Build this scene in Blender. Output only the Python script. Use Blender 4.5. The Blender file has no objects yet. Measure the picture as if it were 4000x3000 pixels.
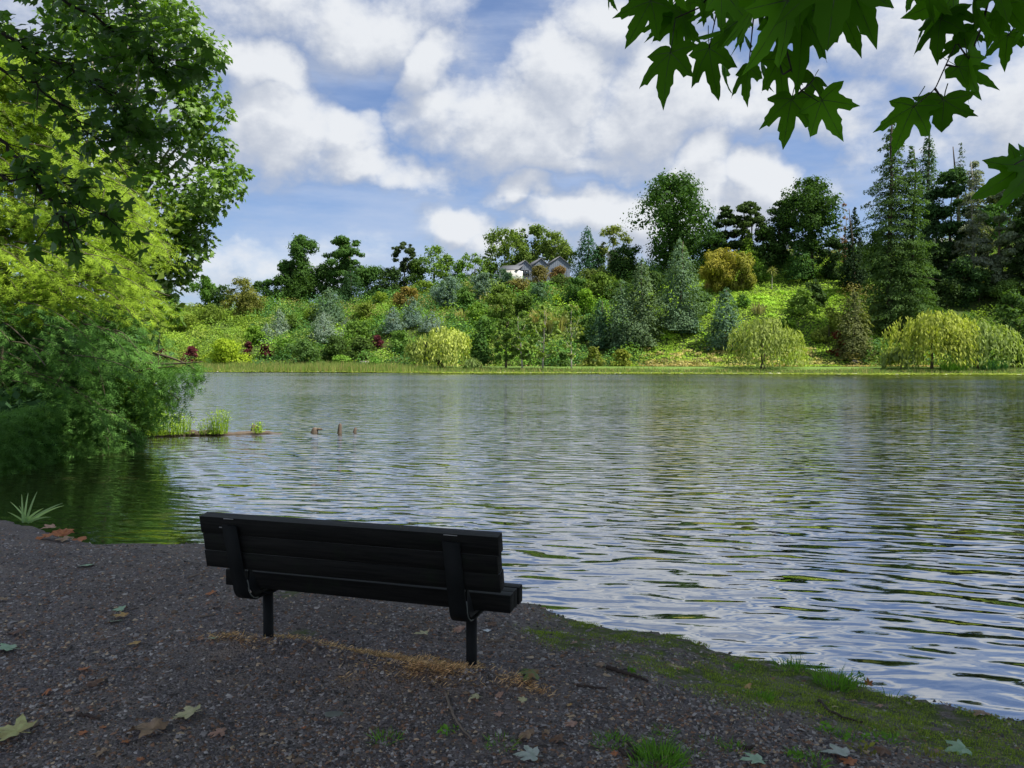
import bpy, math, random
import numpy as np
from mathutils import Vector, Matrix

# ------------------------------------------------------------------ camera
FPX = 3000.0                      # focal length in pixels of the 4000 px wide photograph
TILT = math.radians(1.68)
CAMZ = 2.05                       # above the water, which is z = 0
CT, ST = math.cos(TILT), math.sin(TILT)
sc = bpy.context.scene
C = sc.collection
cam_d = bpy.data.cameras.new('camera')
cam = bpy.data.objects.new('camera', cam_d)
C.objects.link(cam)
cam.location = (0, 0, CAMZ)
cam.rotation_euler = (math.radians(90) - TILT, 0, 0)
cam_d.sensor_width = 36
cam_d.lens = 27
cam_d.clip_start = 0.05
cam_d.clip_end = 2000
sc.camera = cam

# ------------------------------------------------------------------ world, sun, exposure
SUN_EL = math.radians(58)
SUN_AZ = math.radians(110)        # clockwise from +Y
SUN = np.array([math.sin(SUN_AZ)*math.cos(SUN_EL), math.cos(SUN_AZ)*math.cos(SUN_EL), math.sin(SUN_EL)])
sun_d = bpy.data.lights.new('sun', 'SUN')
sun_d.energy = 5.0
sun_d.angle = math.radians(0.5)
sun_d.color = (1.0, 0.95, 0.86)
sun_o = bpy.data.objects.new('sun', sun_d)
C.objects.link(sun_o)
sun_o.rotation_euler = Vector(SUN).to_track_quat('Z', 'Y').to_euler()
sc.view_settings.view_transform = 'Standard'
sc.view_settings.look = 'None'
sc.view_settings.exposure = 0.52
sc.view_settings.gamma = 1.0
sc.view_settings.use_curve_mapping = False
sc.cycles.max_bounces = 8
sc.cycles.transparent_max_bounces = 8
sc.cycles.caustics_reflective = False
sc.cycles.caustics_refractive = False
sc.cycles.sample_clamp_indirect = 4.0


def ray(px, py):
    d = Vector((0, CT, -ST)) + Vector((1, 0, 0))*((px-2000)/FPX) + Vector((0, ST, CT))*((1500-py)/FPX)
    return d


def P(px, py, y):
    """world point seen at pixel (px, py) of the photograph at distance y"""
    d = ray(px, py)
    return Vector((0, 0, CAMZ)) + d*(y/d.y)


def G(px, py, z):
    d = ray(px, py)
    return Vector((0, 0, CAMZ)) + d*((z-CAMZ)/d.z)


class NT:
    """small helper around a node tree"""
    def __init__(s, nt):
        s.t = nt
        s.n = nt.nodes
        s.l = nt.links

    def add(s, typ, **kw):
        nd = s.n.new(typ)
        for k, v in kw.items():
            if k.startswith('i_'):
                nd.inputs[k[2:].replace('_', ' ')].default_value = v
            else:
                setattr(nd, k, v)
        return nd

    def put(s, sock, v):
        if v is None:
            return
        if isinstance(v, bpy.types.NodeSocket):
            s.l.new(v, sock)
        else:
            sock.default_value = v

    def m(s, op, a=None, b=None, c=None, clamp=False):
        nd = s.n.new('ShaderNodeMath')
        nd.operation = op
        nd.use_clamp = clamp
        for i, v in enumerate((a, b, c)):
            if v is not None:
                s.put(nd.inputs[i], v)
        return nd.outputs[0]

    def v(s, op, a=None, b=None, c=None, out=0):
        nd = s.n.new('ShaderNodeVectorMath')
        nd.operation = op
        for i, x in enumerate((a, b, c)):
            if x is not None:
                if op == 'SCALE' and i == 1:
                    s.put(nd.inputs['Scale'], x)
                else:
                    s.put(nd.inputs[i], x)
        return nd.outputs[out]

    def mix(s, f, a, b, blend='MIX'):
        nd = s.n.new('ShaderNodeMix')
        nd.data_type = 'RGBA'
        nd.blend_type = blend
        s.put(nd.inputs['Factor'], f)
        s.put(nd.inputs['A'], a)
        s.put(nd.inputs['B'], b)
        return nd.outputs['Result']

    def ramp(s, f, *stops):
        nd = s.n.new('ShaderNodeMapRange')
        nd.interpolation_type = 'SMOOTHSTEP'
        s.put(nd.inputs['Value'], f)
        for i, v in enumerate(stops):
            nd.inputs[1+i].default_value = v
        return nd.outputs[0]

    def noise(s, vec, scale, detail=4, rough=0.55, col=False, dist=0.0, lac=2.0):
        nd = s.n.new('ShaderNodeTexNoise')
        nd.inputs['Scale'].default_value = scale
        nd.inputs['Detail'].default_value = detail
        nd.inputs['Roughness'].default_value = rough
        nd.inputs['Distortion'].default_value = dist
        nd.inputs['Lacunarity'].default_value = lac
        if vec is not None:
            s.l.new(vec, nd.inputs['Vector'])
        return nd.outputs['Color' if col else 'Fac']

    def xyz(s, vec):
        nd = s.n.new('ShaderNodeSeparateXYZ')
        s.l.new(vec, nd.inputs[0])
        return nd.outputs

    def comb(s, x=0., y=0., z=0.):
        nd = s.n.new('ShaderNodeCombineXYZ')
        for i, v in enumerate((x, y, z)):
            s.put(nd.inputs[i], v)
        return nd.outputs[0]


# clouds: (pixel x, pixel y, half width, half height, weight), in the direction in which each stands
CLOUDS = [(1270, 90, 470, 170, .80), (985, 330, 170, 130, .85), (1120, 540, 300, 170, 1.0), (1370, 530, 220, 150, 1.0),
          (1480, 670, 300, 120, .95), (1660, 270, 150, 150, 1.0), (1720, 450, 230, 170, .95), (2050, 500, 420, 210, .95),
          (2260, 300, 230, 160, 1.0), (2520, 450, 420, 220, 1.0), (3000, 520, 520, 160, .9), (2250, 620, 500, 100, .85),
          (2080, 745, 200, 70, .95), (2310, 830, 320, 120, 1.0), (2740, 720, 160, 110, 1.0), (2930, 790, 170, 130, 1.05),
          (2600, 820, 300, 140, 1.0),
          (1800, 850, 200, 100, .8), (2150, 950, 420, 120, .8), (2480, 130, 260, 130, .75), (2900, 60, 500, 170, .7), (3500, 180, 420, 220, .72),
          (3250, 700, 300, 120, .5), (3800, 520, 320, 130, .6), (1000, 1020, 420, 120, .72), (600, 700, 500, 200, .7),
          (300, 200, 500, 300, .75), (900, 850, 300, 60, .45), (4300, 300, 500, 300, .8)]


def make_world():
    w = bpy.data.worlds.new('World')
    sc.world = w
    w.use_nodes = True
    w.node_tree.nodes.clear()
    # the cloud density of one direction, as a node group
    g = bpy.data.node_groups.new('cloud_density', 'ShaderNodeTree')
    g.interface.new_socket('Vector', in_out='INPUT', socket_type='NodeSocketVector')
    g.interface.new_socket('Density', in_out='OUTPUT', socket_type='NodeSocketFloat')
    k = NT(g)
    gi = k.add('NodeGroupInput')
    go = k.add('NodeGroupOutput')
    d = gi.outputs[0]
    warp = k.v('SUBTRACT', k.noise(d, 5.0, 5, .55, col=True), (.5, .5, .5))
    dw = k.v('ADD', d, k.v('SCALE', warp, 0.21))
    x, y, z = k.xyz(dw)[:3]
    az = k.m('ARCTAN2', x, y)
    el = k.m('ARCSINE', k.m('MINIMUM', k.m('MAXIMUM', z, -1.0), 1.0))
    field = None
    for (px, py, rx, ry, wt) in CLOUDS:
        r = ray(px, py).normalized()
        a0, e0 = math.atan2(r.x, r.y), math.asin(r.z)
        da = k.m('MULTIPLY_ADD', az, FPX/rx, -a0*FPX/rx)
        de = k.m('MULTIPLY_ADD', el, FPX/ry, -e0*FPX/ry)
        q = k.m('MULTIPLY_ADD', da, da, k.m('MULTIPLY', de, de))
        b = k.m('MULTIPLY', k.m('POWER', 2.718, k.m('MULTIPLY', q, -0.9)), wt)
        field = b if field is None else k.m('MAXIMUM', field, b)
    # elsewhere in the sky: scattered clouds of the same kind
    dd = k.v('MULTIPLY', d, (1, 1, 1.7))
    general = k.m('MULTIPLY_ADD', k.noise(dd, 2.3, 2, .5), 2.6, -0.85, clamp=True)
    aabs = k.m('ABSOLUTE', az)
    out_a = k.ramp(aabs, .62, .8, 0., 1.)
    out_e = k.ramp(el, .42, .56, 0., 1.)
    outside = k.m('MAXIMUM', out_a, out_e)
    field = k.m('MAXIMUM', k.m('MULTIPLY', field, k.m('SUBTRACT', 1.0, outside)), k.m('MULTIPLY', general, outside))
    n1 = k.noise(k.v('MULTIPLY', d, (1, 1, 1.5)), 7.0, 9, .62)
    n2 = k.noise(d, 22.0, 6, .6)
    dens = k.m('ADD', field, k.m('ADD', k.m('MULTIPLY_ADD', n1, 1.35, -0.675), k.m('MULTIPLY_ADD', n2, .26, -0.13)))
    k.l.new(dens, go.inputs[0])

    t = NT(w.node_tree)
    out = t.add('ShaderNodeOutputWorld')
    sky = t.add('ShaderNodeTexSky', sky_type='NISHITA')
    sky.sun_disc = False
    sky.sun_elevation = SUN_EL
    sky.sun_rotation = SUN_AZ
    sky.air_density = 1.0
    sky.dust_density = 0.6
    sky.ozone_density = 2.0
    bg_s = t.add('ShaderNodeBackground')
    tint = t.mix(1.0, sky.outputs[0], (0.80, .97, 1.25, 1), 'MULTIPLY')
    t.l.new(tint, bg_s.inputs['Color'])
    bg_s.inputs['Strength'].default_value = 0.075
    tc = t.add('ShaderNodeTexCoord')
    d = t.v('NORMALIZE', tc.outputs['Generated'])
    g1 = t.add('ShaderNodeGroup'); g1.node_tree = g
    g2 = t.add('ShaderNodeGroup'); g2.node_tree = g
    t.l.new(d, g1.inputs[0])
    t.l.new(t.v('NORMALIZE', t.v('ADD', d, (0.012, 0, .035))), g2.inputs[0])
    a, b = g1.outputs[0], g2.outputs[0]
    mask = t.ramp(a, .10, .84, 0., 1.)
    # a thin veil of high cloud
    veil = t.ramp(t.noise(t.v('MULTIPLY', d, (1, 1, 5)), 3.2, 6, .6), .34, .76, .14, .74)
    z = t.xyz(d)[2]
    low = t.ramp(z, 0.0, .20, .45, 0.)
    veil = t.m('MINIMUM', t.m('ADD', veil, low), 1.0)
    cover = t.m('MAXIMUM', mask, veil)
    lit = t.m('MULTIPLY_ADD', t.m('SUBTRACT', a, b), 1.5, .5, clamp=True)
    thick = t.ramp(a, .7, 1.35, 0., 1.)
    tone = t.m('SUBTRACT', t.m('MULTIPLY_ADD', lit, .55, .42), t.m('MULTIPLY', thick, .05))
    ccol = t.mix(t.ramp(tone, .45, .95, 0., 1.), (.36, .395, .465, 1), (.575, .595, .625, 1))
    ccol = t.mix(t.ramp(mask, 0., .6, 0., 1.), (.37, .435, .565, 1), ccol)
    # the top of the sky towards the sun is brighter cloud
    bg_c = t.add('ShaderNodeBackground')
    t.l.new(ccol, bg_c.inputs['Color'])
    bg_c.inputs['Strength'].default_value = 1.0
    mx = t.add('ShaderNodeMixShader')
    t.l.new(cover, mx.inputs[0])
    t.l.new(bg_s.outputs[0], mx.inputs[1])
    t.l.new(bg_c.outputs[0], mx.inputs[2])
    t.l.new(mx.outputs[0], out.inputs[0])


make_world()

# ------------------------------------------------------------------ helpers


def tag(o, label=None, cat=None, group=None, kind=None):
    if label: o['label'] = label
    if cat: o['category'] = cat
    if group: o['group'] = group
    if kind: o['kind'] = kind
    return o


def empty(name, loc=(0, 0, 0), rz=0.0):
    o = bpy.data.objects.new(name, None)
    o.location = loc
    o.rotation_euler = (0, 0, rz)
    o.empty_display_size = .2
    C.objects.link(o)
    return o


def make_mesh(name, verts, faces, mats=(), face_attr=None, smooth=False, matidx=None):
    """faces: (M,k) array, or a list of such arrays"""
    verts = np.asarray(verts, dtype=np.float32).reshape(-1, 3)
    if not isinstance(faces, list):
        faces = [faces]
    faces = [np.asarray(f, dtype=np.int32) for f in faces if len(f)]
    me = bpy.data.meshes.new(name)
    me.vertices.add(len(verts))
    me.vertices.foreach_set('co', verts.ravel())
    nl = sum(f.size for f in faces)
    nf = sum(len(f) for f in faces)
    me.loops.add(nl)
    me.polygons.add(nf)
    me.loops.foreach_set('vertex_index', np.concatenate([f.ravel() for f in faces]))
    tot = np.concatenate([np.full(len(f), f.shape[1], dtype=np.int32) for f in faces])
    me.polygons.foreach_set('loop_start', (np.cumsum(tot)-tot).astype(np.int32))
    if matidx is not None:
        me.polygons.foreach_set('material_index', np.asarray(matidx, dtype=np.int32))
    me.update(calc_edges=True)
    if smooth:
        me.polygons.foreach_set('use_smooth', np.ones(nf, dtype=bool))
    if face_attr:
        for an, av in face_attr.items():
            av = np.asarray(av, dtype=np.float32)
            if av.ndim == 1:
                at = me.attributes.new(an, 'FLOAT', 'FACE')
                at.data.foreach_set('value', av)
            else:
                at = me.attributes.new(an, 'FLOAT_VECTOR', 'FACE')
                at.data.foreach_set('vector', av.ravel())
    for m_ in mats:
        me.materials.append(m_)
    return me


def add_obj(name, me, parent=None, loc=None):
    o = bpy.data.objects.new(name, me)
    C.objects.link(o)
    if parent is not None:
        o.parent = parent
    if loc is not None:
        o.location = loc
    return o


class MB:
    """collects boxes, tubes and loose faces into one mesh"""
    def __init__(s):
        s.v = []
        s.f = {}
        s.n = 0

    def add(s, v, f):
        v = np.asarray(v, dtype=float).reshape(-1, 3)
        f = np.asarray(f, dtype=int)
        s.f.setdefault(f.shape[1], []).append(f + s.n)
        s.v.append(v)
        s.n += len(v)

    def box(s, c, size, M=None, bev=0.0):
        sx, sy, sz = [x/2 for x in size]
        if bev <= 0:
            v = np.array([[x, y, z] for x in (-sx, sx) for y in (-sy, sy) for z in (-sz, sz)])
            f = [[0, 1, 3, 2], [4, 6, 7, 5], [0, 4, 5, 1], [2, 3, 7, 6], [0, 2, 6, 4], [1, 5, 7, 3]]
            v = v + np.array(c)
            if M is not None: v = xf(v, M)
            s.add(v, f)
            return
        # bevelled along x: an octagonal section in y-z, with small end chamfers
        b = bev
        sec = [(-sy+b, -sz), (sy-b, -sz), (sy, -sz+b), (sy, sz-b), (sy-b, sz), (-sy+b, sz), (-sy, sz-b), (-sy, -sz+b)]
        rings = []
        for x, k in ((-sx, .0), (-sx+b, 1.), (sx-b, 1.), (sx, .0)):
            q = 1.0 if k else 1 - b/min(sy, sz)
            rings.append([(x, a*(1.0 if k else (sy-b*.7)/sy), h*(1.0 if k else (sz-b*.7)/sz)) for a, h in sec])
        v = np.array(rings).reshape(-1, 3) + np.array(c)
        if M is not None: v = xf(v, M)
        q = []
        for r in range(3):
            for i in range(8):
                j = (i+1) % 8
                q.append([r*8+i, r*8+j, (r+1)*8+j, (r+1)*8+i][::-1])
        s.add(v, q)
        s.f.setdefault(8, []).append(np.array([[s.n-32+i for i in range(8)], [s.n-8+i for i in reversed(range(8))]]))

    def tube(s, pts, rad, k=6, cap=True):
        pts = np.asarray(pts, dtype=float)
        n = len(pts)
        rad = np.broadcast_to(np.asarray(rad, dtype=float), (n,))
        tan = np.gradient(pts, axis=0)
        tan /= np.linalg.norm(tan, axis=1)[:, None]+1e-9
        up = np.array([0.0, 0.0, 1.0]) if abs(tan[0, 2]) < .9 else np.array([1.0, 0, 0])
        a = np.cross(tan, up); a /= np.linalg.norm(a, axis=1)[:, None]+1e-9
        b = np.cross(tan, a)
        ang = np.arange(k)*2*math.pi/k
        v = pts[:, None, :] + rad[:, None, None]*(np.cos(ang)[None, :, None]*a[:, None, :] + np.sin(ang)[None, :, None]*b[:, None, :])
        i = np.arange(n-1)[:, None]*k + np.arange(k)[None, :]
        j = np.arange(n-1)[:, None]*k + (np.arange(k)[None, :]+1) % k
        f = np.stack([i, j, j+k, i+k], axis=-1).reshape(-1, 4)
        s.add(v.reshape(-1, 3), f)
        if cap and k > 2:
            s.f.setdefault(k, []).append(np.array([[s.n-n*k+q for q in reversed(range(k))], [s.n-k+q for q in range(k)]]))

    def mesh(s, name, mats, smooth=False):
        return make_mesh(name, np.concatenate(s.v), [np.concatenate(x) for x in s.f.values()], mats, smooth=smooth)

    def build(s, name, mat, parent=None, smooth=False):
        return add_obj(name, s.mesh(name, [mat], smooth), parent)


def xf(v, M):
    M = np.array(M)
    return v @ M[:3, :3].T + M[:3, 3]


def unit(a):
    return a/(np.linalg.norm(a, axis=-1, keepdims=True)+1e-9)


def frames(nrm, rng, updown=None):
    """random tangent frames for normals"""
    r = unit(rng.normal(size=nrm.shape))
    t = unit(np.cross(nrm, r))
    b = np.cross(nrm, t)
    return t, b


# ------------------------------------------------------------------ materials


def new_mat(name):
    m = bpy.data.materials.new(name)
    m.use_nodes = True
    m.node_tree.nodes.clear()
    return m, NT(m.node_tree)


def leaf_mat(name, col=None, transl=0.35, rough=0.55, spec=0.25, hue=0.35, use_attr=False, gain=1.0):
    """foliage; the colour is the plant's own (object colour when col is None), varied leaf by leaf"""
    m, k = new_mat(name)
    out = k.add('ShaderNodeOutputMaterial')
    at = k.add('ShaderNodeAttribute', attribute_name='tint')
    if use_attr:
        ca = k.add('ShaderNodeAttribute', attribute_name='plant')
        base = ca.outputs['Color']
    elif col is None:
        base = k.add('ShaderNodeObjectInfo').outputs['Color']
    else:
        base = (*col, 1)
    t = at.outputs['Fac']
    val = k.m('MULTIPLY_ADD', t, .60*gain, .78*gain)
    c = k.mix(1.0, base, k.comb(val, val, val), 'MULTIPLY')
    # some leaves yellower, some bluer
    h = k.noise(k.add('ShaderNodeNewGeometry').outputs['Position'], 1.3, 2)
    f = k.m('MULTIPLY', k.m('MULTIPLY_ADD', t, .6, k.m('MULTIPLY_ADD', h, 1.0, -.45), clamp=True), hue)
    c = k.mix(f, c, k.mix(1.0, c, (1.55, 1.12, .5, 1), 'MULTIPLY'))
    p = k.add('ShaderNodeBsdfPrincipled')
    k.l.new(c, p.inputs['Base Color'])
    p.inputs['Roughness'].default_value = rough
    p.inputs['Specular IOR Level'].default_value = spec
    tr = k.add('ShaderNodeBsdfTranslucent')
    tc = k.mix(1.0, c, (1.25, 1.35, .45, 1), 'MULTIPLY')
    k.l.new(tc, tr.inputs['Color'])
    mx = k.add('ShaderNodeMixShader')
    mx.inputs[0].default_value = transl
    k.l.new(p.outputs[0], mx.inputs[1])
    k.l.new(tr.outputs[0], mx.inputs[2])
    k.l.new(mx.outputs[0], out.inputs[0])
    return m


def plain_mat(name, col, rough=.7, bump=0.0, scale=20, var=.4, spec=.3, metal=0.0, stretch=(1, 1, 1), objcol=False, col2=None):
    m, k = new_mat(name)
    out = k.add('ShaderNodeOutputMaterial')
    tc = k.add('ShaderNodeTexCoord')
    vec = k.v('MULTIPLY', tc.outputs['Object'], stretch)
    n = k.noise(vec, scale, 5, .6)
    base = k.add('ShaderNodeObjectInfo').outputs['Color'] if objcol else (*col, 1)
    val = k.m('MULTIPLY_ADD', n, 2*var, 1-var)
    c = k.mix(1.0, base, k.comb(val, val, val), 'MULTIPLY')
    if col2:
        n2 = k.noise(vec, scale*.31, 4, .6)
        c = k.mix(k.ramp(n2, .45, .62, 0., 1.), c, (*col2, 1))
    p = k.add('ShaderNodeBsdfPrincipled')
    k.l.new(c, p.inputs['Base Color'])
    p.inputs['Roughness'].default_value = rough
    p.inputs['Specular IOR Level'].default_value = spec
    p.inputs['Metallic'].default_value = metal
    if bump:
        b = k.add('ShaderNodeBump')
        b.inputs['Distance'].default_value = bump
        b.inputs['Strength'].default_value = 1.0
        k.l.new(n, b.inputs['Height'])
        k.l.new(b.outputs[0], p.inputs['Normal'])
    k.l.new(p.outputs[0], out.inputs[0])
    return m


M_leaf_far = leaf_mat('far_foliage', transl=.32, rough=.75, spec=.08, hue=.25, gain=1.28)
M_cover = leaf_mat('undergrowth_foliage', transl=.28, rough=.75, spec=.08, use_attr=True, hue=.16, gain=1.25)
M_bark = plain_mat('bark', (.11, .085, .06), .9, .02, 9, .5, stretch=(1, 1, .25))
M_bark_pale = plain_mat('pale_bark', (.42, .38, .32), .9, .02, 3, .55, stretch=(1, 1, .4))
M_bark_dark = plain_mat('dark_bark', (.05, .04, .03), .95, .02, 6, .5, stretch=(1, 1, .3))

# ------------------------------------------------------------------ terrain
SHORE_PX = [(4000, 2812), (3700, 2735), (3500, 2686), (3250, 2612), (3000, 2555), (2760, 2498), (2680, 2470), (2600, 2452), (2450, 2440), (2320, 2425), (2230, 2385), (2140, 2352),
            (2040, 2345), (1800, 2270), (1400, 2190), (1100, 2140), (800, 2118), (640, 2120), (480, 2116), (330, 2106), (240, 2072), (150, 2046), (0, 2014)]
_shore = [(p.x, p.y) for p in (G(a, b, .2) for a, b in SHORE_PX)]
_right = [(260, -90), (60, -22), (26, -7), (12, -1.2), (6, 1.6), (3.6, 2.9)]
_left = [(-7.6, 9.6), (-9.6, 11.2), (-11.3, 13.2), (-11.6, 15.0), (-11.0, 17.5), (-10.8, 20), (-11.2, 23), (-15.5, 30), (-23, 44), (-38, 75), (-55, 115), (-72, 150)]
LAND = np.array(_right + _shore + _left + [(-400, 260), (-500, -300), (400, -300)])


def seg_dist(px, py, poly, closed=True):
    n = len(poly)
    d2 = np.full(px.shape, 1e12)
    inside = np.zeros(px.shape, dtype=bool)
    for i in range(n):
        x0, y0 = poly[i]
        x1, y1 = poly[(i+1) % n]
        dx, dy = x1-x0, y1-y0
        t = np.clip(((px-x0)*dx+(py-y0)*dy)/(dx*dx+dy*dy), 0, 1)
        d2 = np.minimum(d2, (px-x0-t*dx)**2+(py-y0-t*dy)**2)
        cond = ((y0 > py) != (y1 > py)) & (px < dx*(py-y0)/(dy if dy else 1e-9)+x0)
        inside ^= cond
    d = np.sqrt(d2)
    return np.where(inside, d, -d)


def vnoise(x, y, s, seed=0):
    """smooth value noise, numpy"""
    x = x/s; y = y/s
    xi = np.floor(x).astype(np.int64); yi = np.floor(y).astype(np.int64)
    fx = x-xi; fy = y-yi
    fx = fx*fx*(3-2*fx); fy = fy*fy*(3-2*fy)

    def h(a, b):
        v = (a*374761393 + b*668265263 + seed*974711) & 0x7fffffff
        v = ((v ^ (v >> 13))*1274126177) & 0x7fffffff
        return ((v ^ (v >> 16)) & 0xffff)/65535.0
    return (h(xi, yi)*(1-fx)+h(xi+1, yi)*fx)*(1-fy)+(h(xi, yi+1)*(1-fx)+h(xi+1, yi+1)*fx)*fy


def sstep(a, b, x):
    t = np.clip((x-a)/(b-a), 0, 1)
    return t*t*(3-2*t)


BENCH_O = np.array([-.796, 4.132]); BENCH_YAW = -.30


def bench_local(x, y):
    c, s = math.cos(BENCH_YAW), math.sin(BENCH_YAW)
    dx, dy = x-BENCH_O[0], y-BENCH_O[1]
    return dx*c+dy*s, -dx*s+dy*c


def near_height(x, y, fine=True):
    sd = seg_dist(x, y, LAND)
    sdn = sd + (vnoise(x, y, .35, 3)-.5)*.14 + (vnoise(x, y, .11, 4)-.5)*.06
    z = np.where(sdn < 0, np.maximum(-.5, sdn*1.6), 0)
    z = z + sstep(-.02, .10, sdn)*.16 + sstep(0.05, 1.6, sdn)*.24 + .05
    if fine:
        z = z + (vnoise(x, y, .9, 1)-.5)*.05*sstep(0, .5, sd) + (vnoise(x, y, .23, 2)-.5)*.018
        # the worn hollow under the bench and the little ridge left behind the legs
        u, v = bench_local(x, y)
        on = sstep(-1.1, -.75, u)*(1-sstep(.85, 1.15, u))
        z = z + on*.06*np.exp(-((v+.13+.05*np.sin(u*4))/.11)**2) - on*.03*np.exp(-((v-.35)/.35)**2)
    return z


def far_shore_y(x):
    return 136.5 - .2*np.clip(x, -200, 200) + 1.3*np.sin(x*.11) + .8*np.sin(x*.31+1)


RX = np.array([-400, -140, -95, -64, -38, -18, 3, 45, 75, 110, 140, 400.])
RZ = np.array([16, 16.5, 17.5, 19, 20.5, 22, 23.8, 28, 29, 31.5, 32, 32.])


def ridge_z(x):
    return np.interp(x, RX, RZ)


def far_height(x, y):
    d = y-far_shore_y(x)
    z = -.6+sstep(-1.0, 2.0, d)*1.0+sstep(1, 14, d)*.65
    t = np.clip((d-21)/62., 0, 1)
    prof = .75*t + .25*t*t*(3-2*t) + .05*np.sin(t*math.pi)
    z = z + (ridge_z(x)-1.0)*prof
    z = z + (vnoise(x, y, 14, 7)-.5)*4.0*sstep(.02, .3, t)*(1-.85*sstep(.75, 1, t))
    return z


def height(x, y):
    x = np.asarray(x, dtype=float); y = np.asarray(y, dtype=float)
    return np.maximum(near_height(x, y), far_height(x, y)) if np.ndim(x) else float(np.maximum(near_height(x[None], y[None]), far_height(x[None], y[None]))[0])


def hit(px, py, y0=125., y1=232.):
    """where the line of sight through a pixel meets the far shore or hillside"""
    ys = np.linspace(y0, y1, 500)
    d = ray(px, py)
    xs = d.x/d.y*ys
    zs = CAMZ + d.z/d.y*ys
    h = far_height(xs, ys)
    w = np.nonzero(zs <= h)[0]
    i = w[0] if len(w) else len(ys)-1
    return Vector((xs[i], ys[i], h[i]))


# near ground, fine sheet
NX0, NX1, NY0, NY1 = -12.0, 8.0, -3.0, 13.0


def ground_mat():
    m, k = new_mat('gravel_and_soil')
    out = k.add('ShaderNodeOutputMaterial')
    pos = k.add('ShaderNodeNewGeometry').outputs['Position']
    big = k.noise(pos, .9, 5, .6)
    mid = k.noise(pos, 6.0, 5, .65)
    fine = k.noise(pos, 70.0, 4, .7)
    vor = k.add('ShaderNodeTexVoronoi')
    vor.inputs['Scale'].default_value = 85
    vor.inputs['Randomness'].default_value = 1
    k.l.new(k.v('MULTIPLY', pos, (1, 1.0, 1)), vor.inputs['Vector'])
    soil = k.mix(k.ramp(big, .35, .65, 0., 1.), (.20, .15, .115, 1), (.37, .29, .23, 1))
    soil = k.mix(k.ramp(mid, .3, .7, 0., .6), soil, (.09, .068, .060, 1))
    gr = k.mix(k.xyz(vor.outputs['Color'])[0], (.09, .082, .082, 1), (.42, .375, .36, 1))
    c = k.mix(k.ramp(k.m('ADD', fine, k.m('MULTIPLY', mid, .6)), .65, 1.0, .15, .9), soil, gr)
    mo = k.add('ShaderNodeAttribute', attribute_name='moss')
    mm = k.m('MULTIPLY', mo.outputs['Fac'], k.ramp(k.noise(pos, 9, 4, .7), .38, .56, 0., 1.))
    c = k.mix(mm, c, k.mix(fine, (.055, .085, .018, 1), (.17, .22, .04, 1)))
    st = k.add('ShaderNodeAttribute', attribute_name='straw')
    c = k.mix(st.outputs['Fac'], c, k.mix(fine, (.14, .085, .055, 1), (.34, .22, .14, 1)))
    z = k.xyz(pos)[2]
    wet = k.ramp(z, .02, .16, 1., 0.)
    c = k.mix(wet, c, k.mix(1.0, c, (.35, .32, .28, 1), 'MULTIPLY'))
    p = k.add('ShaderNodeBsdfPrincipled')
    k.l.new(c, p.inputs['Base Color'])
    p.inputs['Roughness'].default_value = .85
    p.inputs['Specular IOR Level'].default_value = .25
    b = k.add('ShaderNodeBump')
    b.inputs['Strength'].default_value = 1.0
    b.inputs['Distance'].default_value = .012
    h = k.m('ADD', k.m('MULTIPLY', vor.outputs['Distance'], -1.0), k.m('ADD', fine, k.m('MULTIPLY', mid, 1.5)))
    k.l.new(h, b.inputs['Height'])
    k.l.new(b.outputs[0], p.inputs['Normal'])
    k.l.new(p.outputs[0], out.inputs[0])
    return m


M_ground = ground_mat()


def moss_at(x, y):
    sd = seg_dist(x, y, LAND)
    right = sstep(.15, .55, x)*np.clip(1-np.abs(sd-.22)/.38, 0, 1)*1.5
    patch = 0
    for (px, py, r) in ((2230, 2450, .16), (2150, 2420, .14), (2750, 2590, .28), (2900, 2640, .3), (3100, 2640, .3), (3300, 2700, .28), (3500, 2740, .3), (3900, 2880, .3), (2480, 2530, .12), (1120, 2345, .08), (2560, 2465, .1), (1180, 2500, .07)):
        q = G(px, py, .4)
        patch = np.maximum(patch, np.clip(1.6*np.exp(-((x-q.x)**2+(y-q.y)**2)/r**2), 0, 1))
    return np.clip(np.maximum(right*sstep(0.0, .12, sd), patch)*(sd > .02), 0, 1)


STRAW = [(900, 2540, .16, .04, .35), (1110, 2500, .08, .04, .8), (1420, 2570, .20, .035, .5), (1560, 2590, .24, .05, .9), (1650, 2655, .20, .055, 1.0), (1780, 2650, .12, .05, .9), (1200, 2525, .12, .02, .15), (2060, 2700, .12, .04, .7), (1350, 2650, .06, .03, .5), (1740, 2590, .16, .04, .7)]


def straw_at(x, y):
    u, v = bench_local(x, y)
    v = v+(vnoise(x, y, .09, 61)-.5)*.05
    r = np.zeros(x.shape)
    for (px, py, rx, ry, w) in STRAW:
        q = G(px, py, .45)
        qu, qv = bench_local(q.x, q.y)
        r = np.maximum(r, w*np.exp(-((u-qu)/rx)**2-((v-qv)/ry)**2))
    r = r*sstep(.2, .6, vnoise(x, y, .07, 62)*.6+vnoise(x, y, .025, 63)*.4)
    return np.clip(r, 0, 1)


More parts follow.
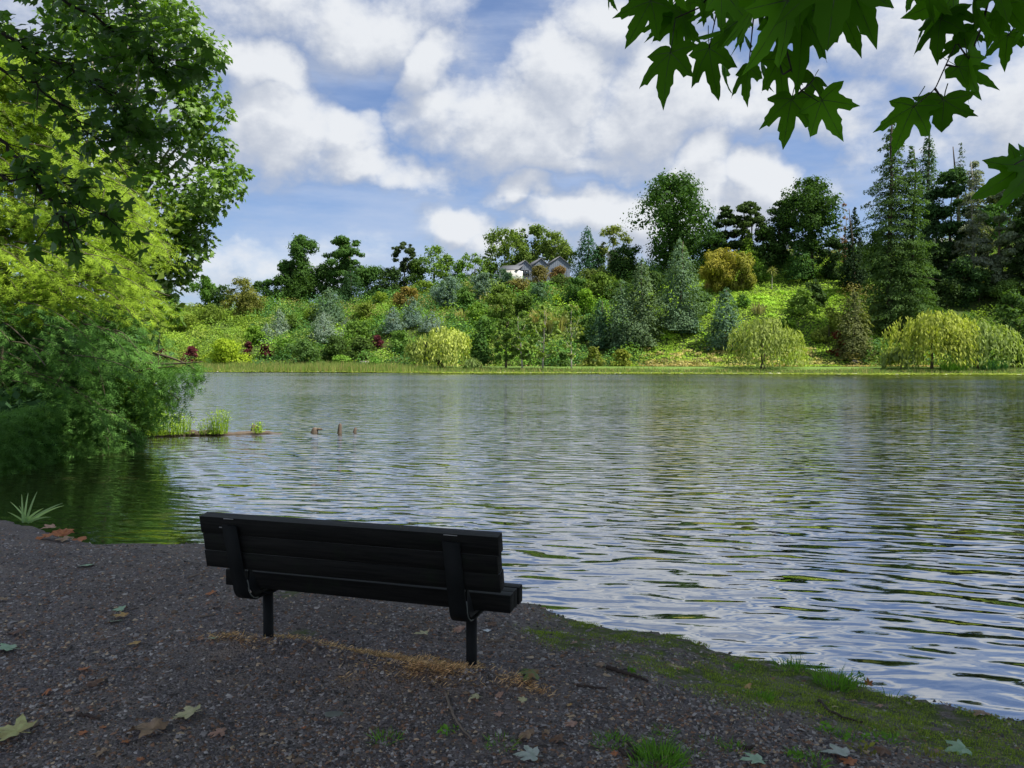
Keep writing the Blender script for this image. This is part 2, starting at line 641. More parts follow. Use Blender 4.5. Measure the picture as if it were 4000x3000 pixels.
def build_ground():
    xs = np.arange(NX0, NX1+1e-6, .0625)
    ys = np.arange(NY0, NY1+1e-6, .0625)
    X, Y = np.meshgrid(xs, ys)
    Z = near_height(X.ravel(), Y.ravel()).reshape(X.shape)
    v = np.stack([X, Y, Z], -1).reshape(-1, 3)
    nx, ny = len(xs), len(ys)
    i = (np.arange(ny-1)[:, None]*nx+np.arange(nx-1)[None, :]).ravel()
    f = np.stack([i, i+1, i+nx+1, i+nx], -1)
    keep = v[f, 2].max(axis=1) > -.42
    me = make_mesh('ground', v, f[keep], [M_ground], smooth=True)
    for an, fn in (('moss', moss_at), ('straw', straw_at)):
        at = me.attributes.new(an, 'FLOAT', 'POINT')
        at.data.foreach_set('value', fn(v[:, 0], v[:, 1]).astype(np.float32))
    tag(add_obj('ground', me), kind='structure')


build_ground()


def terrain_mat():
    m, k = new_mat('far_ground')
    out = k.add('ShaderNodeOutputMaterial')
    pos = k.add('ShaderNodeNewGeometry').outputs['Position']
    n = k.noise(pos, .12, 5, .6)
    n2 = k.noise(pos, 1.2, 5, .6)
    c = k.mix(n, (.045, .075, .018, 1), (.09, .14, .028, 1))  # ground colour kept dark so gaps between the plants read as shadow
    c = k.mix(k.ramp(n2, .45, .75, 0., .5), c, (.11, .095, .045, 1))
    p = k.add('ShaderNodeBsdfPrincipled')
    k.l.new(c, p.inputs['Base Color'])
    p.inputs['Roughness'].default_value = .9
    p.inputs['Specular IOR Level'].default_value = .1
    b = k.add('ShaderNodeBump')
    b.inputs['Distance'].default_value = .5
    k.l.new(k.noise(pos, 1.6, 5, .7), b.inputs['Height'])
    k.l.new(b.outputs[0], p.inputs['Normal'])
    k.l.new(p.outputs[0], out.inputs[0])
    return m


M_terrain = terrain_mat()


def build_terrain():
    xs = np.unique(np.concatenate([np.arange(-400, -120, 20.), np.arange(-120, 150, 2.5), np.arange(150, 401, 20.), [NX0, NX1]]))
    ys = np.unique(np.concatenate([np.arange(-300, 0, 15.), [NY0, NY1], np.arange(15, 110, 5.), np.arange(110, 240, 1.5), np.arange(240, 461, 10.)]))
    X, Y = np.meshgrid(xs, ys)
    Z = np.maximum(near_height(X.ravel(), Y.ravel(), False), far_height(X.ravel(), Y.ravel())).reshape(X.shape)
    v = np.stack([X, Y, Z], -1).reshape(-1, 3)
    nx, ny = len(xs), len(ys)
    i = (np.arange(ny-1)[:, None]*nx+np.arange(nx-1)[None, :]).ravel()
    f = np.stack([i, i+1, i+nx+1, i+nx], -1)
    c = v[f].mean(axis=1)
    keep = ~((c[:, 0] > NX0) & (c[:, 0] < NX1) & (c[:, 1] > NY0) & (c[:, 1] < NY1)) & (v[f, 2].max(axis=1) > -.58)
    tag(add_obj('hillside', make_mesh('hillside', v, f[keep], [M_terrain], smooth=True)), kind='structure')


build_terrain()


def build_path():
    xs = np.arange(-110, 126, 2.0)
    rows = []
    for off in (15.2, 16.4, 17.6):
        y = far_shore_y(xs)+off+.25*np.sin(xs*.08)
        rows.append(np.stack([xs, y, far_height(xs, y)+.05], -1))
    v = np.concatenate(rows)
    n = len(xs)
    i = np.arange(n-1)
    f = np.concatenate([np.stack([i+r*n, i+1+r*n, i+1+(r+1)*n, i+(r+1)*n], -1) for r in range(2)])
    v[:n, 2] += .02
    m = plain_mat('pale_path_gravel', (.46, .43, .37), .9, .0, 1.5, .2)
    tag(add_obj('path', make_mesh('path', v, f, [m])), kind='structure')
    # mown lawn strip
    rows = []
    for off in (5.5, 8, 11, 15.2, 15.3):
        y = far_shore_y(xs)+off
        rows.append(np.stack([xs, y, far_height(xs, y)+.035], -1))
    v = np.concatenate(rows)
    f = np.concatenate([np.stack([i+r*n, i+1+r*n, i+1+(r+1)*n, i+(r+1)*n], -1) for r in range(4)])
    m = plain_mat('mown_grass', (.13, .22, .035), .9, .0, .6, .35)
    tag(add_obj('lawn', make_mesh('lawn', v, f, [m])), kind='structure')


build_path()


# ------------------------------------------------------------------ water


def build_water():
    m, k = new_mat('lake_water')
    out = k.add('ShaderNodeOutputMaterial')
    pos = k.add('ShaderNodeNewGeometry').outputs['Position']
    x, y, z = k.xyz(pos)[:3]
    dist = k.v('LENGTH', pos, out=1)
    sx = None
    sy = None

    def acc(a, b):
        return b if a is None else k.m('ADD', a, b)
    wob = k.noise(k.v('MULTIPLY', pos, (.30, .5, 1)), 1.0, 3, .5)
    wob2 = k.noise(k.v('MULTIPLY', pos, (.9, 1.4, 1)), 1.3, 3, .5)
    # wave trains running towards the near bank: (wave length, heading in degrees from +y, slope)
    for (wl, hd, amp, seed) in ((.40, 14, .046, 3.1), (.28, -3, .052, 7.7), (.20, 21, .050, 1.9), (.135, 8, .038, 5.2), (.85, 6, .014, 9.4)):
        a = math.radians(hd)
        kx, ky = math.sin(a), math.cos(a)
        ph = k.m('MULTIPLY_ADD', x, kx*2*math.pi/wl, k.m('MULTIPLY', y, ky*2*math.pi/wl))
        ph = k.m('ADD', ph, k.m('MULTIPLY', wob, 17.0*(.62/wl)**.5))
        ph = k.m('ADD', ph, k.m('MULTIPLY_ADD', wob2, 3.6, seed))
        w = k.m('SINE', ph)
        env = k.noise(k.v('MULTIPLY', k.v('ADD', pos, (seed*7, seed*3, 0)), (.45/wl*.5, 1.0/wl*.5, 1)), 1.0, 2, .5)
        w = k.m('MULTIPLY', w, k.m('MULTIPLY', k.ramp(env, .3, .65, .1, 1.6), amp))
        sx = acc(sx, k.m('MULTIPLY', w, kx))
        sy = acc(sy, k.m('MULTIPLY', w, ky))
    # chop, longer across the wind
    for (s, ax, ay, stretch) in ((3.4, .022, .06, (.20, 1, 1)), (9.5, .030, .12, (.22, 1, 1)), (28., .020, .065, (.28, 1, 1))):
        nv = k.v('SUBTRACT', k.noise(k.v('MULTIPLY', pos, stretch), s, 2, .5, col=True), (.5, .5, .5))
        c = k.xyz(nv)
        sx = acc(sx, k.m('MULTIPLY', c[0], ax*2))
        sy = acc(sy, k.m('MULTIPLY', c[1], ay*2))
    # calm in the lee of the cypress at the left, livelier towards the middle of the lake
    calm = k.ramp(k.v('DISTANCE', pos, (-8.5, 11.0, 0), out=1), 2.0, 6.5, .35, 1.0)
    gust = k.ramp(k.noise(k.v('MULTIPLY', pos, (.02, .07, 1)), 1.0, 3, .5), .35, .65, .72, 1.15)
    amp = k.m('MULTIPLY', k.m('MULTIPLY', calm, gust), k.ramp(dist, 14, 90, 1.0, 1.35))
    # wave faces tilted towards the camera, so the lake mirrors more sky
    sy = k.m('SUBTRACT', sy, k.ramp(dist, 5, 120, .026, .068))
    nrm = k.v('NORMALIZE', k.comb(k.m('MULTIPLY', sx, amp), k.m('MULTIPLY', sy, amp), 1.0))
    gl = k.add('ShaderNodeBsdfGlossy')
    gl.inputs['Roughness'].default_value = .03
    gl.inputs['Color'].default_value = (.95, .965, .98, 1)
    k.l.new(nrm, gl.inputs['Normal'])
    df = k.add('ShaderNodeBsdfDiffuse')
    df.inputs['Color'].default_value = (.030, .032, .012, 1)
    fr = k.add('ShaderNodeFresnel')
    fr.inputs['IOR'].default_value = 1.45
    k.l.new(nrm, fr.inputs['Normal'])
    fac = k.m('MULTIPLY_ADD', fr.outputs[0], .48, .50, clamp=True)
    mx = k.add('ShaderNodeMixShader')
    k.l.new(fac, mx.inputs[0])
    k.l.new(df.outputs[0], mx.inputs[1])
    k.l.new(gl.outputs[0], mx.inputs[2])
    k.l.new(mx.outputs[0], out.inputs[0])
    xs = np.linspace(-300, 300, 13)
    ys = np.linspace(-150, 190, 9)
    X, Y = np.meshgrid(xs, ys)
    v = np.stack([X, Y, X*0], -1).reshape(-1, 3)
    i = (np.arange(8)[:, None]*13+np.arange(12)[None, :]).ravel()
    f = np.stack([i, i+1, i+14, i+13], -1)
    tag(add_obj('lake_water', make_mesh('lake_water', v, f, [m])), kind='structure')


build_water()

# ------------------------------------------------------------------ trees on the far shore
LEAF4 = np.array([[0, 0], [.5, .42], [0, 1.0], [-.5, .42]])     # pointed leaf clump


def leaf_faces(pos, nrm, size, rng, aspect=.8, dirv=None):
    """one pointed, slightly folded card per position"""
    n = len(pos)
    if dirv is None:
        t, b = frames(nrm, rng)
    else:
        t = unit(dirv - nrm*np.sum(dirv*nrm, axis=1, keepdims=True))
        b = np.cross(nrm, t)
    size = np.broadcast_to(size, (n,))[:, None]
    base = pos - t*size*.5
    v = np.empty((n, 4, 3))
    v[:, 0] = base
    v[:, 1] = base + t*size*.45 + b*size*.5*aspect + nrm*size*.10
    v[:, 2] = base + t*size - nrm*size*.12
    v[:, 3] = base + t*size*.45 - b*size*.5*aspect + nrm*size*.10
    f = np.arange(n*4).reshape(n, 4)
    return v.reshape(-1, 3), f


def blob_cloud(blobs, n, rng, shell=.35, squash=.85):
    """points and outward normals in the outer shell of a set of blobs; blobs: (x,y,z,r)"""
    blobs = np.asarray(blobs)
    w = blobs[:, 3]**2
    idx = rng.choice(len(blobs), n, p=w/w.sum())
    d = unit(rng.normal(size=(n, 3)))
    r = blobs[idx, 3]*(1-shell*rng.random(n)**1.5)
    # uneven surface
    r = r*(1+.22*np.sin(d[:, 0]*7+idx)*np.sin(d[:, 2]*6+idx*2.1)+.10*rng.normal(size=n))
    p = blobs[idx, :3]+d*r[:, None]*np.array([1, 1, squash])
    return p, d, idx


def lumpy(a, u, rng_ph):
    """uneven outline factor over angle and height"""
    return 1+.16*np.sin(a*2+rng_ph[0]+u*5)+.12*np.sin(a*3-u*9+rng_ph[1])+.09*np.sin(a*5+u*17+rng_ph[2])+.07*np.sin(a*8-u*29+rng_ph[3])


def crown_mesh(name, kind, w, h, seed, dens=1.0, leaf=.45, lo=.0):
    """crown of width w and total height h standing on the origin; returns mesh and blobs"""
    rng = np.random.default_rng(seed)
    V, F, T = [], [], []
    nv = 0

    def put(v, f, t):
        nonlocal nv
        V.append(v); F.append(f+nv); T.append(t); nv += len(v)

    def done(bl):
        return make_mesh(name, np.concatenate(V), np.concatenate(F), [M_leaf_far], {'tint': np.concatenate(T)}), bl
    R = w/2
    la = leaf*leaf*.40
    # kind: (bottom of crown, number of clumps, clump radius / R, flattening, shell depth, coverage, profile)
    BLOB = {'round': (.02, 30, .36, .85, .40, 1.5), 'oak': (.12, 95, .29, .85, .45, 1.9), 'bush': (-.05, 20, .40, .8, .35, 1.3), 'broad': (.10, 75, .22, .95, .6, 1.6),
            'airy': (.12, 46, .24, .9, .9, 1.1), 'lobed': (.08, 34, .33, .95, .40, 1.5), 'birch': (.18, 60, .17, .9, .9, .9), 'layered': (.08, 75, .24, .58, .5, 1.8),
            'flat': (.45, 34, .26, .55, .5, 1.6), 'bamboo': (.0, 40, .26, 1.1, .6, 1.3)}
    if kind in BLOB:
        zc0, nb, rb, sq, sh, cov = BLOB[kind]
        zc0 = max(zc0, lo)
        H = h*(1-zc0)
        ph = rng.uniform(0, 6.28, 4)
        blobs = []
        for i in range(nb):
            a = rng.random()*2*math.pi
            if kind == 'bush':
                cz = rng.random()**.8
                rr = math.sqrt(max(0, 1-cz*cz))
                zc = h*zc0+H*cz
            else:
                cz = rng.uniform(-1, 1)
                if kind == 'layered' and rng.random() < .5: cz = (math.floor((cz+1)*2.49)+.3*rng.random())/2.5-1+.12
                rr = math.sqrt(max(0.02, 1-abs(cz)**(2.0 if cz > 0 else 2.6)))
                zc = h*zc0+H*(.5+.5*cz)
            inner = 1.0 if rng.random() < .72 else rng.random()
            r = rb*R*(.65+.7*rng.random())*(1-.20*max(cz, 0))
            f = float(lumpy(a, cz, ph))
            if kind == 'lobed': f = .55+.55*(math.sin(a*1.5+cz*5+ph[0]) > -.2)*rng.uniform(.8, 1)
            rad = max(0, R*rr*f*inner-r*.75)
            blobs.append([rad*math.cos(a), rad*math.sin(a), zc, r])
        bl = np.array(blobs)
        # fit the clumps to the true width and height
        ex = (np.abs(bl[:, 0])+bl[:, 3]).max()
        bl[:, :2] *= (R/ex)
        bl[:, :2] *= 1.06
        bl[:, 2] = np.clip(bl[:, 2], h*max(zc0, 0)+bl[:, 3]*sq*.3, h-bl[:, 3]*sq*.85)
        env = 2*math.pi*R*H*.9+math.pi*R*R
        n = int(min(11000, max(260, env*cov*dens*.62/la)))
        p, d, idx = blob_cloud(bl, n, rng, sh, sq)
        ok = p[:, 2] > -.2
        p, d = p[ok], d[ok]
        if kind == 'bamboo':
            o = unit(p*np.array([1, 1, 0])+1e-6)
            dv = o*.7+np.array([0, 0, 1.0])+rng.normal(size=p.shape)*.3
            nrm = unit(d+rng.normal(size=p.shape)*.5+np.array([0, 0, .4]))
            v, f = leaf_faces(p, nrm, leaf*1.9*(.6+.8*rng.random(len(p))), rng, .22, dv)
        else:
            nrm = unit(d*.9+np.array([0, 0, .35])+rng.normal(size=d.shape)*.50)
            v, f = leaf_faces(p, nrm, leaf*(.6+.8*rng.random(len(p))), rng)
        put(v, f, rng.random(len(f)))
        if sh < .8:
            # larger cards in the darker tints deep in the crown, closing its gaps
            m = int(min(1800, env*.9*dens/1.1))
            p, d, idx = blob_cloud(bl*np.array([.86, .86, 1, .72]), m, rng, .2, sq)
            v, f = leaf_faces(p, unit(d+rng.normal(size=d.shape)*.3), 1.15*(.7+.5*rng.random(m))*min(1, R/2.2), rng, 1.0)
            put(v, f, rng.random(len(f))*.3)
        return done([tuple(b) for b in bl])
    if kind in ('conifer', 'spire'):
        z0 = max({'conifer': .0, 'spire': .06}[kind], lo)
        ph = rng.uniform(0, 6.28, 4)
        lev = h/{'conifer': 1.9, 'spire': 2.0}[kind]
        env = math.pi*R*h*1.05

        def envr(u, a):
            pr = {'conifer': (1-u**1.7)**.68*(.62+.38*sstep(-.06, .22, u)), 'spire': (1-u**1.2)**.80*sstep(-.05, .14, u)}[kind]
            saw = np.mod(u*lev+.35*np.sin(a*3+ph[1])+.3*np.sin(a*7+ph[2]), 1.0)
            return R*pr*(.74+.34*(1-saw))*(.90+1.25*(lumpy(a*1.0, u*1.6, ph)-1))+.08*R*(1-u)
        n = int(min(9000, max(300, env*dens*.85/la)))
        u = 1-np.sqrt(rng.random(n))*.995
        a = rng.uniform(0, 2*math.pi, n)
        er = envr(u, a)
        rad = er*(1-.42*rng.random(n)**1.6)
        z = (z0+(1-z0)*u)*h-.22*rad*.5+rng.normal(size=n)*.12
        p = np.stack([np.cos(a)*rad, np.sin(a)*rad, np.minimum(np.maximum(z, .05), h)], -1)
        o = np.stack([np.cos(a), np.sin(a), 0*a], -1)
        nrm = unit(o*.55+np.array([0, 0, .75])+rng.normal(size=p.shape)*.42)
        v, f = leaf_faces(p, nrm, leaf*(.6+.8*rng.random(n)), rng, .6, o+rng.normal(size=p.shape)*.5+np.array([0, 0, -.25]))
        put(v, f, rng.random(n))
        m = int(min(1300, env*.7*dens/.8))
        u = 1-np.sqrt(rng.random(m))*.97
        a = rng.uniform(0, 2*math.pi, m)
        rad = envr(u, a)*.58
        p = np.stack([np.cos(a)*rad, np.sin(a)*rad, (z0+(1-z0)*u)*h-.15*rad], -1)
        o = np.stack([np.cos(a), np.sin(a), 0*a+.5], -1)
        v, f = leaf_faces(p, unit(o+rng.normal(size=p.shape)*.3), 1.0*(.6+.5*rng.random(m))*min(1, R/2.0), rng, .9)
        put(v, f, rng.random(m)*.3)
        # the leader
        t = np.linspace(0, 1, 10)
        p = np.stack([0*t+rng.normal(size=10)*.05, 0*t+rng.normal(size=10)*.05, h*(.93+.07*t)], -1)
        v, f = leaf_faces(p, unit(rng.normal(size=p.shape)), leaf*.8, rng, .6)
        put(v, f, rng.random(10))
        return done([(0, 0, h*(.3+.6*q/6), R*.5) for q in range(6)])
    if kind in ('redwood', 'sparse'):
        lv = {'redwood': int(h*1.0), 'sparse': int(h*.8)}[kind]
        z0 = max({'redwood': .06, 'sparse': .25}[kind], lo)
        blobs = []
        for i in range(lv):
            u = (i+rng.random()*.6)/lv
            z = (z0+(1-z0)*u)*h
            ln = R*{'redwood': (1-u**2.1)**.85*(.50+.62*rng.random()), 'sparse': (1-u)**.5*(.45+.7*rng.random())}[kind]
            ln = max(ln, R*.07)
            for j in range({'redwood': 8, 'sparse': 5}[kind]):
                a = (j+rng.random())*2*math.pi/{'redwood': 8, 'sparse': 5}[kind]
                L = ln*(.65+.45*rng.random())
                npts = max(5, int(L*11.0*dens*(1+.05*L)/(leaf/.5)**1.6))
                s = .10+.95*rng.random(npts)**.75
                wd = (.16+.26*(1-np.abs(s*1.6-.8)))*L*.8+.25
                off = rng.normal(size=npts)*wd*.5
                dr = -.16
                p = np.stack([np.cos(a)*s*L-np.sin(a)*off, np.sin(a)*s*L+np.cos(a)*off, z+s*L*dr-s*s*L*.15-np.abs(off)*.25+rng.normal(size=npts)*.22], -1)
                outd = np.array([math.cos(a), math.sin(a), .0])
                nrm = unit(np.array([0, 0, .7])+outd*.6+rng.normal(size=p.shape)*.60)
                dv = outd+rng.normal(size=p.shape)*.8+np.array([0, 0, -.3])
                v, f = leaf_faces(p, nrm, leaf*(.5+1.0*rng.random(npts)), rng, .45, dv)
                put(v, f, rng.random(len(f)))
            blobs.append((0, 0, z, ln))
        return done(blobs)
    if kind == 'willow':
        # a lumpy dome of arching limbs with curtains of hanging shoots
        blobs = []
        nb = 30
        for i in range(nb):
            a = rng.random()*2*math.pi
            rr = R*.84*math.sqrt(rng.random())
            zt = h*(.98-.42*(rr/R)**2.2)-h*.08*rng.random()
            blobs.append((rr*math.cos(a), rr*math.sin(a), zt-h*.13, h*.14*(.7+.6*rng.random())))
        ns = int(w*h*3.6*dens)
        idx = rng.integers(0, nb, ns)
        bl = np.array(blobs)
        d = unit(rng.normal(size=(ns, 3))*np.array([1, 1, .6])+np.array([0, 0, .5]))
        st = bl[idx, :3]+d*bl[idx, 3:4]*np.array([1.3, 1.3, .9])
        od = unit(st*np.array([1, 1, 0])+1e-6)
        reach = np.clip(np.linalg.norm(st[:, :2], axis=1)/R, 0, 1.2)
        strand = .75+.25*np.sin(idx*2.4)
        ln = np.minimum(st[:, 2]-.3*rng.random(ns), h*(.16+.92*rng.random(ns)**.8*(.25+reach)**1.2)*strand)
        ln = np.maximum(ln, .8)
        npc = 6
        for q in range(npc):
            u = (q+.5*rng.random(ns))/npc
            p = st+od*(ln*.16*(1-(1-u)**2))[:, None]+np.array([0, 0, -1])*(ln*u**1.15)[:, None]+rng.normal(size=st.shape)*.10
            ok = (p[:, 2] > .15) & (rng.random(ns) > .25*u)
            p = p[ok]; o2 = od[ok]
            nrm = unit(o2+np.array([0, 0, .35])+rng.normal(size=p.shape)*.45)
            dv = np.array([0, 0, -1.0])+rng.normal(size=p.shape)*.22
            v, f = leaf_faces(p, nrm, (leaf*1.8)*(.7+.6*rng.random(len(p))), rng, .32, dv)
            put(v, f, rng.random(len(f))*.8+.2*(1-u[ok]))
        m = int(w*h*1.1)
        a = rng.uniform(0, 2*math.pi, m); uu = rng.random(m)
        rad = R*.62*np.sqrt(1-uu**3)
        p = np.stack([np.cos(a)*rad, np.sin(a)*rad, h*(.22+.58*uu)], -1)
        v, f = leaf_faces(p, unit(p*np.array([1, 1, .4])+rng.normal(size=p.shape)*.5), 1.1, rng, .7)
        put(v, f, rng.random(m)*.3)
        return done(blobs)
    if kind in ('pampas', 'flax', 'cabbage'):
        ns = int({'pampas': w*h*7, 'flax': 60, 'cabbage': 90}[kind]*dens)
        for q in range(ns):
            if kind == 'cabbage':
                d = unit(rng.normal(size=3)+np.array([0, 0, .25]))
                p0 = np.array([0, 0, h*.80]); L = w*.55*(.7+.4*rng.random()); wd = .07
                pts = [p0, p0+d*L*.5, p0+d*L+np.array([0, 0, -.25*L])]
            else:
                a = rng.random()*2*math.pi
                rr = R*math.sqrt(rng.random())*{'pampas': .8, 'flax': .12}[kind]
                hh = h*{'pampas': .85, 'flax': .8}[kind]*(.5+.5*rng.random())*(1-.35*(rr/R)**2)
                o = np.array([math.cos(a), math.sin(a), 0])
                p0 = o*rr
                lean = {'pampas': .22, 'flax': .55}[kind]*hh
                pts = [p0, p0+o*lean*.5+np.array([0, 0, hh*.7]), p0+o*lean*1.3+rng.normal(size=3)*.3*np.array([1, 1, 0])+np.array([0, 0, hh*(1 if kind != 'flax' else .8)])]
                wd = {'pampas': .09, 'flax': .10}[kind]
            pts = np.array(pts)
            sd_ = unit(np.cross(pts[2]-pts[0], rng.normal(size=3)))
            v = np.array([pts[0]-sd_*wd*.6, pts[0]+sd_*wd*.6, pts[1]+sd_*wd, pts[1]-sd_*wd, pts[2]])
            # two faces as quads (the tip quad is collapsed)
            v = np.vstack([v, pts[2]+sd_*.02])
            put(v, np.array([[0, 1, 2, 3], [3, 2, 5, 4]]), np.full(2, rng.random()))
        return done([])
    raise ValueError(kind)


def trunk_mb(h, r, rng, blobs=(), nlimb=7, lean=(0, 0), frac=.8, k=7, fork=0):
    mb = MB()
    n = 8
    zz = np.linspace(0, h*frac, n)
    wob = np.cumsum(rng.normal(size=(n, 2))*.012*h, axis=0)*np.linspace(0, 1, n)[:, None]
    pts = np.column_stack([wob[:, 0]+lean[0]*zz/h, wob[:, 1]+lean[1]*zz/h, zz-.3*(zz == 0)])
    rad = r*(1-.85*np.linspace(0, 1, n)**1.1)
    rad[0] *= 1.35
    mb.tube(pts, rad, k)
    bl = [b for b in blobs if b[2] > h*.2]
    if bl and nlimb:
        for i in rng.choice(len(bl), min(nlimb, len(bl)), replace=False):
            b = bl[i]
            z = min(b[2]*.72, h*frac*.9)
            s = np.array([np.interp(z, pts[:, 2], pts[:, j]) for j in range(3)])
            e = np.array(b[:3])
            mid = (s+e)/2+np.array([0, 0, -.06*h])*.5
            rs = np.interp(z, pts[:, 2], rad)*.6
            mb.tube(np.array([s, mid, e]), [rs, rs*.6, rs*.2], 5)
    return mb


SEED = [100]
PLACED = []


def tree(name, kind, px, pb, pt, wpx, col, label, cat='tree', group=None, y=None, base=None, leaf=None, dens=1.0, bark=None, tr=None, lean=(0, 0), lo=0., trunk=True, nlimb=7, limbs_from=None):
    """a tree whose foot shows at (px, pb) and whose top at height pt in the photograph, wpx wide"""
    SEED[0] += 1
    rng = np.random.default_rng(SEED[0])
    if base is None:
        if y is not None:
            q = ray(px, pb)
            b = Vector((q.x/q.y*y, y, float(far_height(np.array([q.x/q.y*y]), np.array([y]))[0])))
        else:
            b = hit(px, pb)
    else:
        b = Vector(base)
    top = P(px, pt, b.y)
    h = max(top.z-b.z, 1.2)
    w = wpx*{'conifer': 1.22, 'round': 1.12, 'bush': 1.12, 'spire': 1.1, 'airy': 1.1, 'birch': 1.25, 'willow': 1.06}.get(kind, 1.0)/FPX*b.y
    PLACED.append((b.x, b.y, w/2, h))
    if leaf is None:
        leaf = {'willow': .42, 'redwood': .46, 'conifer': .44, 'spire': .50, 'sparse': .5}.get(kind, .55 if h > 11 else (.46 if h > 6 else .38))
    root = empty(name, (b.x, b.y, b.z-.15), 0)
    tag(root, label, cat, group)
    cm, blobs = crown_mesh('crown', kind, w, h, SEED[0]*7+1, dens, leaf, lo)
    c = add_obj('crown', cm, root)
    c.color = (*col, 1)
    if kind in ('pampas', 'flax'):
        c.name = 'leaves'
        return root
    if trunk:
        r = tr if tr else max(.12, h*.022)
        fr = {'bush': .5, 'round': .6, 'willow': .62, 'conifer': .95, 'redwood': .98, 'spire': .97, 'sparse': .97, 'birch': .92, 'cabbage': .8}.get(kind, .75)
        nl = 0 if kind in ('conifer', 'spire', 'redwood', 'sparse', 'cabbage') else nlimb
        t = trunk_mb(h, r, rng, blobs, nl, lean, fr)
        if kind in ('sparse', 'redwood'):
            for bl in blobs[::2]:
                a = rng.random()*6.28
                L = bl[3]*.9
                t.tube(np.array([[0, 0, bl[2]], [math.cos(a)*L*.5, math.sin(a)*L*.5, bl[2]-.02*L], [math.cos(a)*L, math.sin(a)*L, bl[2]-.15*L]]), [.09, .06, .02], 4)
        t.build('trunk', bark or M_bark, root, True)
    return root


# own colours of the plants
DK = (.056, .12, .028)
MD = (.075, .155, .028)
LT = (.11, .19, .035)
YG = (.20, .28, .03)
OL = (.13, .145, .035)
BG = (.085, .145, .085)
BL = (.17, .235, .19)
WL = (.32, .38, .10)
MR = (.10, .028, .035)
BR = (.17, .12, .05)
BAM = (.24, .23, .04)
RW = (.062, .112, .034)

RIDGE = 'trees along the ridge of the far hill'
SLOPE = 'trees and shrubs on the far slope'
FOOT = 'trees by the path along the far shore'
T = tree
# ridge, from the left
T('tree', 'round', 803, 1185, 1078, 115, MD, 'rounded mid green tree at the far left end of the ridge, against the sky', group=RIDGE)
T('tree', 'round', 950, 1257, 1082, 140, OL, 'olive brown domed tree on the upper left slope beside the gap in the ridge', group=RIDGE, leaf=.4)
T('tree', 'round', 1056, 1160, 1090, 75, DK, 'small dark tree on the ridge just left of the two tall dark trees', group=RIDGE)
T('tree', 'lobed', 1180, 1175, 917, 165, DK, 'left one of the two tall dark lumpy crowned trees on the left ridge', group=RIDGE, lo=.12, dens=1.2)
T('tree', 'layered', 1349, 1170, 915, 185, DK, 'right one of the two tall dark trees on the left ridge, with layered side branches', group=RIDGE, dens=1.5, tr=.6)
T('tree', 'round', 1161, 1185, 1050, 180, (.045, .095, .02), 'broad dark green tree at the feet of the left tall dark tree', group=RIDGE)
T('conifer_tree', 'conifer', 1372, 1192, 1040, 125, (.03, .07, .025), 'dark bushy conifer below the right tall dark tree of the left ridge', group=RIDGE, dens=1.3)
T('tree', 'round', 1450, 1150, 1040, 130, DK, 'dark dense tree on the ridge, right beside the tall layered tree', group=RIDGE)
T('tree', 'round', 1535, 1150, 1042, 120, (.045, .085, .025), 'dark green tree on the ridge left of the small flat topped pine', group=RIDGE)
T('pine_tree', 'flat', 1577, 1090, 945, 95, (.045, .07, .03), 'small flat topped pine with bare stem standing clear against the sky', 'pine tree', RIDGE, lo=.5, dens=1.3, tr=.35)
T('tree', 'airy', 1695, 1120, 958, 160, LT, 'light green loose crowned tree on the ridge right of the small pine', group=RIDGE, dens=.9)
T('tree', 'round', 1800, 1110, 1020, 100, MD, 'low green tree on the ridge between the loose light tree and the plane trees', group=RIDGE)
T('tree', 'airy', 1850, 1100, 985, 120, LT, 'loose light green tree at the left foot of the big plane trees', group=RIDGE)
T('plane_tree', 'broad', 1975, 1090, 890, 210, (.11, .17, .035), 'left of the wide light green plane trees rising behind the houses', group='plane trees behind the houses', y=238, dens=.8, leaf=.55)
T('plane_tree', 'broad', 2085, 1080, 880, 200, (.10, .16, .035), 'middle of the wide light green plane trees rising behind the houses', group='plane trees behind the houses', y=240, dens=.8, leaf=.55)
T('plane_tree', 'broad', 2170, 1080, 905, 170, (.12, .18, .04), 'right of the wide light green plane trees rising behind the houses', group='plane trees behind the houses', y=236, dens=.8, leaf=.55)
T('fir_tree', 'conifer', 2293, 1075, 878, 115, (.04, .10, .05), 'bluish dark fir with leaning tip on the ridge right of the houses', 'fir tree', RIDGE, dens=1.4, lean=(1.2, 0))
T('tree', 'airy', 2395, 1060, 880, 130, (.15, .19, .05), 'pale loose crowned tree on the ridge left of the biggest dark tree', group=RIDGE)
T('oak_tree', 'oak', 2633, 1075, 676, 350, (.045, .10, .022), 'biggest dark green broad tree, rising highest over the middle of the ridge', 'oak tree', RIDGE, dens=1.5, leaf=.55, tr=1.0)
T('tree', 'layered', 2835, 1040, 800, 125, (.035, .065, .02), 'dark layered tree just right of the biggest dark tree', group=RIDGE, dens=1.4)
T('tree', 'layered', 2925, 1045, 780, 150, (.05, .085, .025), 'dark olive layered tree on the ridge behind the golden bamboo', group=RIDGE, dens=1.4)
T('tree', 'spire', 2905, 1040, 830, 80, (.07, .11, .03), 'narrow olive conifer in front of the dark layered trees', group=RIDGE, dens=1.3)
T('oak_tree', 'oak', 3165, 1070, 690, 250, (.04, .085, .02), 'tall rounded dark oak on the right ridge, left of the tall redwood', 'oak tree', RIDGE, dens=1.2, leaf=.5, lo=.25, tr=.8)
T('oak_tree', 'oak', 3050, 1050, 780, 130, (.035, .075, .018), 'smaller dark oak leaning against the tall rounded one on the right ridge', 'oak tree', RIDGE, dens=1.2, leaf=.5)
T('cypress_tree', 'spire', 3335, 1150, 808, 130, (.022, .045, .018), 'nearly black narrow cypress just left of the tall redwood', 'cypress tree', RIDGE, dens=1.6)
